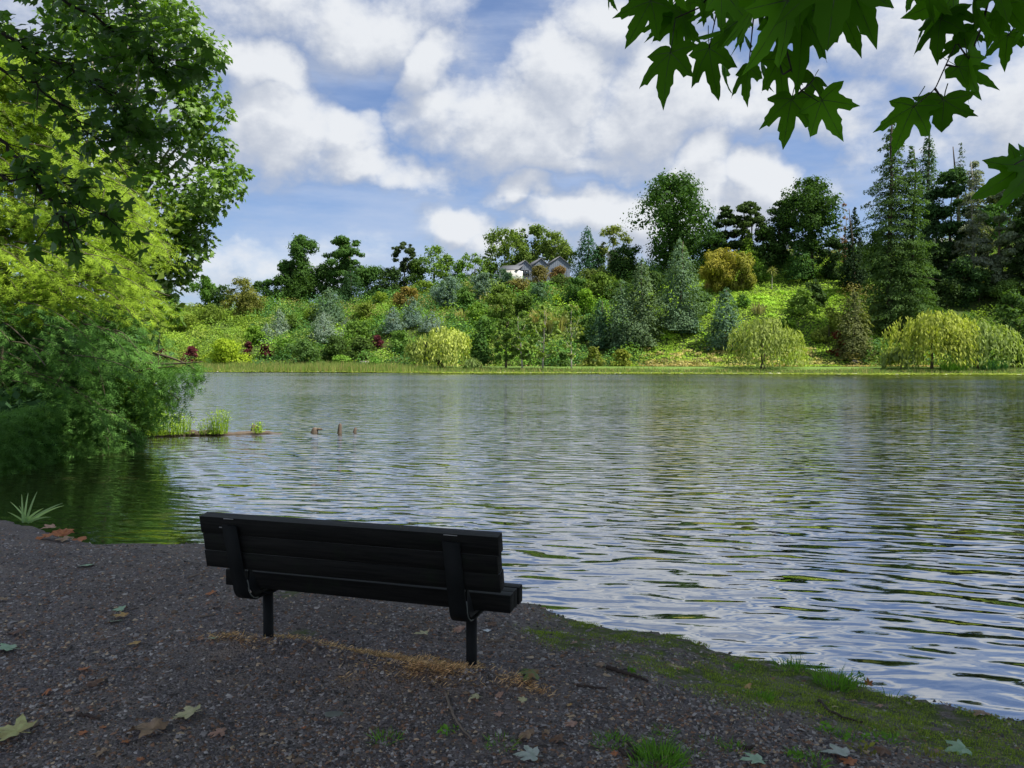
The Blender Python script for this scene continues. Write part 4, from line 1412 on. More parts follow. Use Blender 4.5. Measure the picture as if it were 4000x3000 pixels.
def gable_house(px, wpx, pb, pt_eave, pt_ridge, dist, yaw, depth, label, wall=M_wall_grey, window=True, windows=((-.05, .42, .45, .5),), base_extra=2.0):
    b = P(px, pb, dist)
    w = wpx/FPX*dist/max(.4, math.cos(yaw))
    eave = P(px, pt_eave, dist).z-b.z
    rid = P(px, pt_ridge, dist).z-b.z
    root = empty('house', (b.x, b.y, b.z), yaw)
    tag(root, label, 'house', 'houses on the ridge')
    mb = MB()
    d = depth
    zb = -base_extra
    # gabled body
    v = np.array([[-w/2, 0, zb], [w/2, 0, zb], [w/2, 0, eave], [0, 0, rid], [-w/2, 0, eave],
                  [-w/2, d, zb], [w/2, d, zb], [w/2, d, eave], [0, d, rid], [-w/2, d, eave]])
    mb.add(v, [[0, 1, 2, 3, 4], [9, 8, 7, 6, 5]])
    mb.add(v, [[1, 6, 7, 2], [5, 0, 4, 9]])
    mb.build('wall', wall, root)
    for s in (-1, 1):
        r = MB()
        e = np.array([s*(w/2+.25), 0, eave-.25*(rid-eave)/(w/2)])
        top = np.array([0, 0, rid])
        n = np.cross(e-top, [0, 1, 0]); n = n/np.linalg.norm(n)*.14
        if n[2] < 0: n = -n
        q = []
        for yy in (-.35, d+.3):
            for pt in (top, e):
                q.append(pt+np.array([0, yy, .02])); q.append(pt+np.array([0, yy, .02])+n)
        r.add(q, [[0, 1, 3, 2], [4, 6, 7, 5], [0, 4, 5, 1], [2, 3, 7, 6], [0, 2, 6, 4], [1, 5, 7, 3]])
        r.build('roof', M_roof, root)
    # battens of the cladding
    cl = MB()
    for i in range(1, int(w/.55)):
        x = -w/2+i*.55
        zt = eave+(rid-eave)*(1-abs(x)/(w/2))-.15
        cl.box((x, -.025, (zt+zb)/2), (.05, .05, zt-zb))
    cl.build('batten', wall, root)
    for (cx, cz, ww, wh) in windows if window else ():
        fr = MB()
        W, H_ = ww*w, wh*eave
        cx_, cz_ = cx*w, cz*eave
        for (dx, dz, sx, sz) in ((0, H_/2, W+.16, .1), (0, -H_/2, W+.16, .1), (-W/2, 0, .1, H_), (W/2, 0, .1, H_), (0, 0, .08, H_)):
            fr.box((cx_+dx, -.09, cz_+dz), (sx, .1, sz))
        fo = fr.build('window', M_roof, root)
        for s in (-1, 1):
            g = MB()
            g.box((cx_+s*W/4, -.075, cz_), (W/2-.08, .03, H_-.08))
            g.build('pane', M_glass, fo)
    return root


gable_house(2050, 58, 1083, 1045, 1018, 222, math.radians(14), 9, 'leftmost gabled grey house with a wide dark window on the ridge', windows=((-.02, .42, .62, .62),))
gable_house(2112, 62, 1075, 1038, 1010, 224, math.radians(14), 9, 'second gabled grey house, between the wide windowed one and the largest', windows=((-.15, .35, .5, .45),))
gable_house(2185, 84, 1072, 1035, 1003, 226, math.radians(12), 9, 'third and largest gabled grey house, partly behind shrubs', windows=((-.1, .4, .5, .4),))


def low_house():
    a = P(1950, 1085, 220)
    b = P(2023, 1085, 218)
    root = empty('house', a)
    root.rotation_euler = (0, 0, math.atan2(b.y-a.y, b.x-a.x))
    tag(root, 'low white walled house with a dark single pitch roof left of the gabled houses', 'house', 'houses on the ridge')
    L = (b-a).length
    h = P(2000, 1056, 219).z-a.z
    mb = MB(); mb.box((L/2, 2.5, h/2-1), (L, 5, h+2)); mb.build('wall', M_wall_white, root)
    mb = MB()
    for x in (L*.62, L*.3):
        mb.box((x, -.04, h*.45), (.18, .08, h*.9))
    mb.build('drainpipe', M_roof, root)
    r = MB()
    v = [[-.4, -.5, h-.05], [L+.3, -.5, h-.05], [L+.3, 4, h+1.75], [-.4, 4, h+1.75], [-.4, -.5, h+.12], [L+.3, -.5, h+.12], [L+.3, 4, h+1.92], [-.4, 4, h+1.92]]
    r.add(v, [[0, 3, 2, 1], [4, 5, 6, 7], [0, 1, 5, 4], [1, 2, 6, 5], [2, 3, 7, 6], [3, 0, 4, 7]])
    r.build('roof', M_roof, root)


low_house()


def box_house(px0, px1, pb, pt, dist, label, roof_px, wall=M_wall_white, roof=M_roof_pale, yaw=0., nwin=3):
    a = P(px0, pb, dist); b = P(px1, pb, dist)
    root = empty('house', ((a.x+b.x)/2, a.y, a.z), yaw)
    tag(root, label, 'house', 'houses on the ridge')
    w = b.x-a.x
    h = P(px0, pt, dist).z-a.z
    rid = P(px0, roof_px, dist).z-a.z
    mb = MB(); mb.box((0, 4, h/2-1), (w, 8, h+2)); mb.build('wall', wall, root)
    r = MB()
    v = [[-w/2-.4, -.5, h], [w/2+.4, -.5, h], [w/2+.4, 4, rid], [-w/2-.4, 4, rid], [w/2+.4, 8.5, h], [-w/2-.4, 8.5, h]]
    r.add(v, [[0, 1, 2, 3], [3, 2, 4, 5], [0, 5, 4, 1]])
    r.add(v, [[1, 4, 2], [0, 3, 5]])
    r.build('roof', roof, root)
    for i in range(nwin):
        x = -w/2+w*(i+.5)/nwin
        f = MB()
        W, H_ = min(1.4, w/nwin*.6), h*.35
        for (dx, dz, sx, sz) in ((0, H_/2, W+.1, .08), (0, -H_/2, W+.1, .08), (-W/2, 0, .08, H_), (W/2, 0, .08, H_)):
            f.box((x+dx, -.05, h*.55+dz), (sx, .08, sz))
        fo = f.build('window', M_trim, root)
        g = MB(); g.box((x, -.02, h*.55), (W-.08, .03, H_-.08)); g.build('pane', M_glass, fo)


box_house(3040, 3105, 1010, 950, 236, 'white house showing through the gap under the tall rounded oak', 930, nwin=2)
box_house(3560, 3780, 1010, 965, 238, 'long house with pale tiled roof between the trunks of the right ridge trees', 922, wall=plain_mat('shaded_wall', (.32, .28, .25), .8, 0, 3, .1), nwin=5)
box_house(2385, 2420, 1010, 985, 234, 'bit of pale roofed house left under the biggest dark tree', 972, nwin=1)

# far side furniture
M_bench_far = plain_mat('weathered_grey_timber', (.45, .42, .38), .8, 0, 8, .2)


def far_bench(px, pb, w, label, rz):
    b = hit(px, pb)
    root = empty('park_bench', b, rz)
    tag(root, label, 'bench', 'benches along the far path')
    for i in range(3):
        m = MB(); m.box((0, -.18+.15*i, .44), (w, .12, .05)); m.build('seat_plank', M_bench_far, root)
    for i in range(2):
        m = MB(); m.box((0, .26, .60+.17*i), (w, .05, .14)); m.build('back_plank', M_bench_far, root)
    for s in (-1, 1):
        m = MB(); m.box((s*w*.36, 0, .2), (.10, .40, .44)); m.box((s*w*.36, .30, .40), (.10, .06, .8)); m.build('leg', M_bench_far, root)


far_bench(3352, 1424, 1.9, 'pale empty bench by the far path left of the wide willow group', 0)
far_bench(1422, 1426, 1.9, 'pale empty bench by the far path on the left bank', 0)


def litter_bin():
    b = hit(1243, 1431)
    root = empty('litter_bin', b)
    tag(root, 'green litter bin beside the far path among low shrubs', 'litter bin')
    g = plain_mat('green_bin_paint', (.02, .25, .12), .5, 0, 5, .1)
    m = MB(); m.tube(np.array([[0, 0, 0], [0, 0, .1], [0, 0, .95]]), [.28, .30, .36], 12); m.build('body', g, root)
    m = MB(); m.tube(np.array([[0, 0, .97], [0, 0, 1.05], [0, 0, 1.16]]), [.40, .40, .22], 12); m.build('lid', g, root)


litter_bin()


def rocks():
    rng = np.random.default_rng(3)
    m = plain_mat('pale_rock', (.50, .42, .34), .9, .05, 2.5, .35)
    b = hit(3570, 1205)
    root = empty('rock_outcrop', b)
    tag(root, 'pale rock outcrop in the shade between redwoods and wide willow', 'rock outcrop')
    for i in range(7):
        n = 14
        d = unit(rng.normal(size=(60, 3)))
        from_c = np.array([rng.uniform(-1.8, 1.8), rng.uniform(-.6, .6), .5+rng.uniform(0, 1.2)])
        me = bpy.data.meshes.new('boulder')
        import bmesh
        bm = bmesh.new()
        bmesh.ops.create_icosphere(bm, subdivisions=2, radius=.55+.5*rng.random())
        for v in bm.verts:
            v.co *= 1+.22*math.sin(v.co.x*5+i)*math.cos(v.co.z*4+i*2)
            v.co.z *= .75
            v.co += Vector(from_c)
        bm.to_mesh(me); bm.free()
        me.materials.append(m)
        add_obj('boulder', me, root)


rocks()

# ------------------------------------------------------------------ left bank: swamp cypress and plane tree
M_cyp = leaf_mat('cypress_fronds', transl=.34, rough=.6, spec=.12, hue=.35)
M_plane = leaf_mat('plane_leaves', transl=.40, rough=.45, spec=.4, hue=.35)


def frond_shape():
    """a feathery spray: a few narrow leaflets in pairs and one at the tip, unit length along y"""
    V, F = [], []
    for (y, s_, L) in ((.10, -1, .42), (.16, 1, .45), (.36, -1, .42), (.42, 1, .40), (.62, -1, .32), (.66, 1, .30)):
        b = len(V)
        V += [(0, y-.045, 0), (0, y+.045, 0), (s_*L, y+.62*L, -.10*L)]
        F.append((b, b+1, b+2))
    b = len(V)
    V += [(-.035, 0, 0), (.035, 0, 0), (0, 1.05, -.04)]
    F.append((b, b+1, b+2))
    return np.array(V), np.array(F)


def lobed_leaf_shape():
    """a five lobed leaf for middle distance, unit length along y, petiole at the origin"""
    a = [(0, 0), (.30, -.06), (.50, .22), (.30, .36), (.40, .66), (.15, .62), (0, 1.0), (-.15, .62), (-.40, .66), (-.30, .36), (-.50, .22), (-.30, -.06)]
    V = [(0, .28, .06)]+[(x, y, -.18*abs(x)-.1*max(0, y-.5)) for x, y in a]
    F = [(0, i, i+1) for i in range(1, 12)]+[(0, 12, 1)]
    return np.array(V), np.array(F)


def simple_lobed_shape():
    V = np.array([(0, 0, 0), (.42, .15, -.05), (.20, .42, .02), (.30, .72, -.04), (0, 1.0, -.08), (-.30, .72, -.04), (-.20, .42, .02), (-.42, .15, -.05)])
    F = np.array([(0, 1, 2), (0, 2, 6), (0, 6, 7), (2, 3, 4), (2, 4, 6), (6, 4, 5)])
    return V, F


def scatter(shape, pos, nrm, dirv, size):
    SV, SF = shape
    t = unit(dirv-nrm*np.sum(dirv*nrm, axis=1, keepdims=True))
    b = np.cross(t, nrm)
    size = np.broadcast_to(size, (len(pos),))
    v = pos[:, None, :]+size[:, None, None]*(SV[None, :, 0:1]*b[:, None, :]+SV[None, :, 1:2]*t[:, None, :]+SV[None, :, 2:3]*nrm[:, None, :])
    f = SF[None]+(np.arange(len(pos))*len(SV))[:, None, None]
    return v.reshape(-1, 3), f.reshape(-1, SF.shape[1])


FROND = frond_shape()
LOBED = lobed_leaf_shape()
SIMPLE = simple_lobed_shape()


def build_cypress():
    rng = np.random.default_rng(21)
    bx, by = -13.2, 19.0
    root = empty('swamp_cypress', (bx, by, .3))
    tag(root, 'feathery yellow green swamp cypress drooping over the water on the left bank', 'cypress tree')
    # branches start on the trunk and arch out and down; ends chosen so that the crown reaches where it does in the photo
    ends = []
    edge = [(120, 150, 22), (330, 420, 21), (520, 640, 20), (600, 800, 19.5), (690, 960, 19), (640, 1120, 18.5), (600, 1250, 18), (640, 1380, 18), (560, 1520, 17.5), (520, 1650, 17.5), (470, 1720, 17)]
    for (px, py, y) in edge:
        for q in range(3):
            ends.append(P(px+rng.normal()*25-10, py+rng.normal()*25, y+rng.normal()*.8))
    for i in range(150):
        py = rng.uniform(150, 1790)
        lim = np.interp(py, [0, 200, 420, 640, 900, 1120, 1400, 1650, 1760, 1850], [0, 200, 350, 520, 660, 640, 620, 540, 430, 60])
        px = lim-rng.random()**.8*(lim+500)
        y = rng.uniform(15.0, 20.5) - 1.2*(py > 1300)*rng.random()
        ends.append(P(px, py, y))
    mb = MB()
    pos, nrm, dirs, sz = [], [], [], []
    low = []

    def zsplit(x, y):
        # below this line the cypress is coloured darker, for its shade
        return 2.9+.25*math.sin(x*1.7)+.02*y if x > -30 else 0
    grp = []
    limbs = rng.choice(len(ends), 16, replace=False)
    for li, e in enumerate(ends):
        e = np.array(e)
        if e[2] < .25: e[2] = .25
        z0 = e[2]*.75+1.2+rng.random()*1.0
        s = np.array([bx, by, z0+.3])
        if li in limbs:
            t = np.linspace(0, 1, 8)[:, None]
            mid = (s+e)/2+np.array([0, 0, .6])
            c = (1-t)**2*s+2*t*(1-t)*mid+t*t*e
            mb.tube(c, .026*(1-.85*t[:, 0])+.004, 4, False)
    # boughs: drooping plates of sprays, one over the other, with shade between
    nb = 640
    for b_ in range(nb):
        if b_ < 60:
            e = np.array(ends[b_ % len(ends)])
        else:
            py = rng.uniform(100, 1800)
            lim = np.interp(py, [0, 200, 420, 640, 900, 1120, 1400, 1650, 1760, 1850], [60, 200, 350, 520, 660, 640, 620, 540, 430, 60])
            px = lim-rng.random()**.9*(lim+260)
            dep = rng.random()
            e = np.array(P(px, py, 15.3+4.2*dep**.8+1.0*(py < 900)))
        e[2] = max(e[2], .15)
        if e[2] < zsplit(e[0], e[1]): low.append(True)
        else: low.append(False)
        az = rng.normal()*.55-.25
        out = np.array([math.cos(az), math.sin(az), 0])
        L = .75+.85*rng.random()
        W = .20+.20*rng.random()
        droop = .35+.5*rng.random()
        k_ = int(62*L)
        u = rng.random(k_)**.8
        off = rng.normal(size=k_)*W*(.35+.75*np.sin(math.pi*np.clip(u*.85+.1, 0, 1)))
        side = np.array([-out[1], out[0], 0])
        q = e+out*((u-1)*L)[:, None]+side*off[:, None]+np.array([0, 0, 1])*(droop*L*(.5-u*u*.9)-np.abs(off)*.55-.10*rng.random(k_))[:, None]
        pos.append(q)
        grp.append(np.full(k_, low[-1]))
        dirs.append(out*.8+side*np.sign(off)[:, None]*.6+np.array([0, 0, -1])*(.25+.75*u)[:, None]+rng.normal(size=(k_, 3))*.28)
        nrm.append(unit(np.array([0, -.25, .85])+out*.35+side*(np.sign(off)*.3)[:, None]+rng.normal(size=(k_, 3))*.30))
        sz.append(.13+.14*rng.random(k_))
        t = np.linspace(0, 1, 6)
        c = e+out*((t-1)*L)[:, None]+np.array([0, 0, 1])*(droop*L*(.5-t*t*.9)-.02)[:, None]
        mb.tube(c, .011*(1-.7*t)+.002, 3, False)
    # the branch that reaches out over the water
    for (p0, p1, p2, m) in (((560, 1420, 17.5), (700, 1425, 17.2), (792, 1412, 17), 260), ((600, 1380, 17.6), (720, 1405, 17.2), (770, 1450, 17), 200), ((560, 1480, 17.5), (640, 1520, 17.3), (700, 1560, 17), 260), ((520, 1450, 17.5), (600, 1440, 17.2), (680, 1430, 17), 260)):
        c3 = [np.array(P(*z)) for z in (p0, p1, p2)]
        t = np.linspace(0, 1, 8)[:, None]
        c = (1-t)**2*c3[0]+2*t*(1-t)*c3[1]+t*t*c3[2]
        mb.tube(c, .03*(1-.8*t[:, 0])+.004, 5, False)
        tt = rng.random((m, 1))
        q = (1-tt)**2*c3[0]+2*tt*(1-tt)*c3[1]+tt*tt*c3[2]
        hang = rng.random((m, 1))**1.3*(.95*(1-tt)+.35)
        q = q+np.array([0, 0, -1])*hang+rng.normal(size=(m, 3))*np.array([.10, .15, .03])
        pos.append(q)
        grp.append(np.full(m, True))
        dirs.append(np.array([.2, 0, -1.0])+rng.normal(size=(m, 3))*.35)
        nrm.append(unit(rng.normal(size=(m, 3))*np.array([.6, 1, .6])+np.array([0, -.4, .4])))
        sz.append(.13+.12*rng.random(m))
    # low skirts trailing on the water
    m = 9000
    px = rng.uniform(-160, 560, m)
    bot = np.interp(px, [-160, 0, 180, 330, 450, 560], [1905, 1870, 1825, 1780, 1770, 1745])
    py = bot-rng.random(m)**1.3*260
    yb = np.interp(px, [-160, 0, 560], [12.8, 13.6, 18.0])
    q = np.array([P(a, b, c+rng.uniform(0, 1.2)) for a, b, c in zip(px, py, yb)])
    q[:, 2] = np.maximum(q[:, 2], .04)
    pos.append(q)
    grp.append(np.full(m, True))
    dirs.append(np.array([.5, -.4, -.55])+rng.normal(size=(m, 3))*.5)
    nrm.append(unit(np.array([0, -.3, .8])+rng.normal(size=(m, 3))*.45))
    sz.append(.11+.12*rng.random(m))
    pos = np.concatenate(pos); nrm = np.concatenate(nrm); dirs = np.concatenate(dirs); sz = np.concatenate(sz); grp = np.concatenate(grp)
    ok = pos[:, 2] > .02
    pos, nrm, dirs, sz, grp = pos[ok], nrm[ok], dirs[ok], sz[ok], grp[ok]
    print('cypress sprays', len(pos))
    root2 = empty('shaded_lower_boughs', (-11.6, 17.2, .3))
    tag(root2, 'lower boughs of the yellow green cypress, coloured darker for shade, trailing on the water', 'shrub')
    for (rt, sel, col) in ((root, ~grp, (.24, .37, .035)), (root2, grp, (.105, .24, .055))):  # the second, darker green stands for shade on the lower boughs
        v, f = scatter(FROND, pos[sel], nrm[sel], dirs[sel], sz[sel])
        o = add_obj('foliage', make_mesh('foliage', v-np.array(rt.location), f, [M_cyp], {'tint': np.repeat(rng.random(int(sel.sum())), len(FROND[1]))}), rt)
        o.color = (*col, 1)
        o['kind'] = 'stuff'
        # inner cards, darkened in colour for the shade deep between the boughs
        m = 7000
        src = pos[sel & (pos[:, 0] < -8.9) & (pos[:, 2] > .5)]
        c_ = src[rng.integers(0, len(src), m)]
        c_ = c_+np.array([-.75, 1.5, -.1])+rng.normal(size=c_.shape)*.30
        c_[:, 2] = np.maximum(c_[:, 2], .15)
        v, f = leaf_faces(c_-np.array(rt.location), unit(rng.normal(size=c_.shape)+np.array([.2, -.6, .3])), .17+.12*rng.random(m), rng, .7)
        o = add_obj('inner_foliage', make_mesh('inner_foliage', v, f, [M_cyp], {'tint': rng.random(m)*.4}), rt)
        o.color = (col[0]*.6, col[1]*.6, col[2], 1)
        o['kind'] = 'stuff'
    t2 = MB()
    for q in range(6):
        a = q*1.05+.3
        t2.tube(np.array([[.1*math.cos(a), .1*math.sin(a), -.4], [.5*math.cos(a), .5*math.sin(a), 1.0], [1.1*math.cos(a), 1.1*math.sin(a)-.2, 2.1]]), [.09, .06, .02], 6)
    t2.build('stem', M_bark, root2, True)
    br = mb.mesh('branch', [M_bark], True)
    co = add_obj('branches', br, root, (-bx, -by, -.3))
    co['kind'] = 'stuff'
    t = MB()
    n = 12
    zz = np.linspace(-.6, 14, n)
    rad = .42*(1-.8*np.linspace(0, 1, n)); rad[0] = .9; rad[1] = .6
    t.tube(np.column_stack([.1*np.sin(zz*.5), .1*np.cos(zz*.4), zz]), rad, 12)
    t.build('trunk', M_bark, root, True)


build_cypress()


def build_left_plane():
    rng = np.random.default_rng(33)
    base = np.array([-16.5, 33.0, .35])
    root = empty('plane_tree', base)
    tag(root, 'tall leafy plane tree with sunlit green leaves behind the cypress on the left', 'plane tree')
    lobes = []
    outline = [(790, 90), (835, 190), (845, 300), (850, 400), (870, 480), (900, 560), (920, 640), (915, 740), (860, 800), (800, 870), (830, 915), (760, 960), (740, 1030), (700, 1075), (640, 1110), (690, 1190), (640, 1260), (590, 1330), (700, 10), (620, -60), (480, -80)]
    for (px, py) in outline:
        for q in range(4):
            r = .32+.55*rng.random()
            dx = rng.uniform(-40, 130)
            lobes.append((*P(px+25-r*100-dx, py+rng.uniform(-45, 45), 30+rng.uniform(-1.2, 1.2)), r))
    for i in range(70):
        py = rng.uniform(-200, 1260)
        lim = np.interp(py, [-200, 0, 100, 300, 560, 740, 1000, 1260], [600, 700, 700, 760, 800, 800, 640, 500])
        px = rng.uniform(100, lim-30)
        r = .6+.75*rng.random()
        lobes.append((*P(px, py, rng.uniform(28.5, 33)), r))
    lobes = np.array(lobes)
    n = 19000
    p, d, idx = blob_cloud(lobes, n, rng, .45, .8)
    nrm = unit(d*.7+np.array([0, -.1, .55])+rng.normal(size=d.shape)*.42)
    dv = d*np.array([1, 1, .3])+np.array([0, 0, -.5])+rng.normal(size=d.shape)*.35
    ok = p[:, 2] > .5
    p, nrm, dv = p[ok], nrm[ok], dv[ok]
    v, f = scatter(LOBED, p, nrm, dv, .15+.13*rng.random(len(p)))
    o = add_obj('foliage', make_mesh('foliage', v-base, f, [M_plane], {'tint': np.repeat(rng.random(len(p)), 12)}), root)
    o.color = (.12, .23, .03, 1)
    o['kind'] = 'stuff'
    mb = MB()
    mb.tube(np.array([[0, 0, -.5], [.1, 0, 3], [.3, -.2, 7], [.2, 0, 12], [.5, 0, 18]]), [.55, .42, .34, .22, .06], 10)
    for i in rng.choice(len(lobes), 40, replace=False):
        e = lobes[i, :3]-base
        z = max(1.5, e[2]*.7)
        s = np.array([.2, -.05, z])
        mb.tube(np.array([s, (s+e)/2+np.array([0, 0, .2]), e]), [.10, .06, .015], 5, False)
    mb.build('trunk', M_bark_pale, root, True)


build_left_plane()


def shore_bushes():
    """greenery of the left bank under and behind the two trees"""
    rng = np.random.default_rng(44)
    m = leaf_mat('bank_leaves', transl=.4, rough=.5, spec=.2)
    spots = [((-9.2, 18.2), 1.0, 1.6, (.15, .28, .03), 'bright green leafy bush at the waterline under the cypress branch end'),
             ((-10.6, 20.2), 1.3, 2.2, (.10, .19, .03), 'green leafy bush on the left bank behind the cypress skirt'),
             ((-13.5, 24.0), 1.6, 2.6, (.12, .21, .035), 'tall green bush on the left bank in front of the plane tree'),
             ((-16.5, 29.5), 1.8, 2.4, (.09, .17, .03), 'leafy bush at the waterline below the plane tree'),
             ((-20.5, 36), 2.2, 2.8, (.08, .15, .03), 'wide bush on the left bank far behind the plane tree'),
             ((-26, 46), 2.6, 3.2, (.09, .16, .03), 'farthest bush on the left bank before the open water'),
             ((-15.5, 17), 2.5, 4.0, (.04, .08, .02), 'dark bush behind the cypress at the left edge')]
    for (xy, r, h, col, lab) in spots:
        z = .25
        root = empty('bush', (xy[0], xy[1], z))
        tag(root, lab, 'bush', 'bushes on the left bank')
        blobs = [(rng.normal()*r*.4, rng.normal()*r*.4, h*(.2+.6*rng.random()), r*(.35+.25*rng.random())) for _ in range(14)]
        n = 2600
        p, d, _ = blob_cloud(blobs, n, rng, .6, .9)
        p = p[p[:, 2] > -.15]; d = d[:len(p)]
        nrm = unit(d*.6+np.array([0, 0, .5])+rng.normal(size=d.shape)*.5)
        v, f = leaf_faces(p, nrm, .10+.08*rng.random(len(p)), rng, .6)
        o = add_obj('foliage', make_mesh('foliage', v, f, [m], {'tint': rng.random(len(f))}), root)
        o.color = (*col, 1)
        t = MB()
        for b in blobs[:7]:
            t.tube(np.array([[0, 0, -.2], [b[0]*.5, b[1]*.5, b[2]*.5], b[:3]]), [.05, .035, .01], 5, False)
        t.build('stem', M_bark, root)


shore_bushes()

# ------------------------------------------------------------------ plane leaves overhead
M_over = leaf_mat('overhead_plane_leaves', col=(.10, .27, .015), transl=.6, rough=.6, spec=.12, hue=.15)
M_vein = plain_mat('leaf_vein', (.05, .09, .02), .7)
M_twig = plain_mat('twig_bark', (.030, .024, .020), .8, .002, 60, .4)
HALF = [(0, 1.0), (5, .86), (10, .78), (12, .70), (18, .64), (21, .52), (26, .43), (31, .46), (35, .56), (37, .69), (43, .72), (49, .84), (53, .71), (58, .66), (61, .56), (68, .50), (74, .41), (80, .42), (86, .48), (92, .55), (99, .62), (105, .52), (111, .46), (118, .42), (126, .38), (140, .27), (158, .17), (174, .09)]


def plane_leaf_mesh(name, seed, mats, curl=.18, fold=.12, lod=0, crumple=0.0):
    """a palmate leaf lying in the x-y plane, petiole joint at the origin, tip along +y; unit length"""
    rng = random.Random(seed)
    half = HALF if lod == 0 else HALF[::2]+[HALF[-1]]
    out = []
    sc_ = {s: [1+rng.uniform(-.12, .12) for _ in range(len(half))] for s in (-1, 1)}
    for i, (a, r) in enumerate(half):
        out.append((a, r*(1+rng.uniform(-.04, .04))*(.92+.08*sc_[1][i])))
    for i, (a, r) in reversed(list(enumerate(half[1:], 1))):
        out.append((-a, r*(1+rng.uniform(-.04, .04))*(.92+.08*sc_[-1][i])))
    ca, cb = rng.uniform(.7, 1.3)*curl, rng.uniform(.4, 1.2)*fold
    ph = rng.uniform(0, 6)

    def zz(x, y):
        r2 = x*x+y*y
        z = -ca*r2+cb*abs(x)*.9+.018*math.sin(4*math.atan2(x, y+.01)+ph)*math.sqrt(r2)
        if crumple:
            z += crumple*(math.sin(7*x+ph)*math.cos(6*y+ph*2)+.5*math.sin(13*x-9*y+ph))
        return z
    V = [(0, 0, zz(0, 0))]
    rings = (.38, .72, 1.0) if lod == 0 else (.55, 1.0)
    n = len(out)
    for k_ in rings:
        for (a, r) in out:
            t = math.radians(a)
            rr = r*k_
            if k_ < 1: rr = k_*(.5*r+.5*.55)*(1 if r > .4 else r/.4)
            rr = min(rr, r*(1 if k_ == 1 else .97))
            x, y = math.sin(t)*rr, math.cos(t)*rr
            V.append((x, y, zz(x, y)))
    tris = [(0, 1+i, 1+(i+1) % n) for i in range(n)]
    quads = []
    for q in range(len(rings)-1):
        for i in range(n):
            j = (i+1) % n
            quads.append((1+q*n+i, 1+(q+1)*n+i, 1+(q+1)*n+j, 1+q*n+j))
    V = np.array(V)
    # veins, five raised ribs on each side, and the stalk
    vq = []
    VV = list(V)
    if lod == 0:
        for (a, L) in ((0, .96), (48, .85), (-48, .85), (98, .60), (-98, .60)):
            t = math.radians(a)
            dx, dy = math.sin(t), math.cos(t)
            nx_, ny_ = dy, -dx
            for sgn in (1, -1):
                b = len(VV)
                for u in (0, .35, .7, 1.0):
                    w = .008*(1-u)+.002
                    x, y = dx*L*u, dy*L*u
                    h = sgn*.006*(1-.6*u)
                    VV += [(x-nx_*w, y-ny_*w, zz(x-nx_*w, y-ny_*w)+h*.2), (x, y, zz(x, y)+h), (x+nx_*w, y+ny_*w, zz(x+nx_*w, y+ny_*w)+h*.2)]
                for u in range(3):
                    for c_ in (0, 1):
                        q = b+u*3+c_
                        vq.append((q, q+1, q+4, q+3) if sgn > 0 else (q+1, q, q+3, q+4))
        b = len(VV)
        for u in (0, .5, 1):
            for (ox, oz) in ((-.012, 0), (.012, 0), (0, .018)):
                VV.append((ox+.05*u*u, -.45*u, oz*(1-.3*u)+.03*u))
        for u in range(2):
            for c_ in range(3):
                q = b+u*3+c_; r_ = b+u*3+(c_+1) % 3
                vq.append((q, r_, r_+3, q+3))
    F = [np.array(tris), np.array(quads+vq)]
    mi = [0]*(len(tris)+len(quads))+[1 if len(mats) > 1 else 0]*len(vq)
    nf = len(mi)
    return make_mesh(name, np.array(VV), F, mats, {'tint': np.full(nf, rng.random())}, smooth=True, matidx=mi)


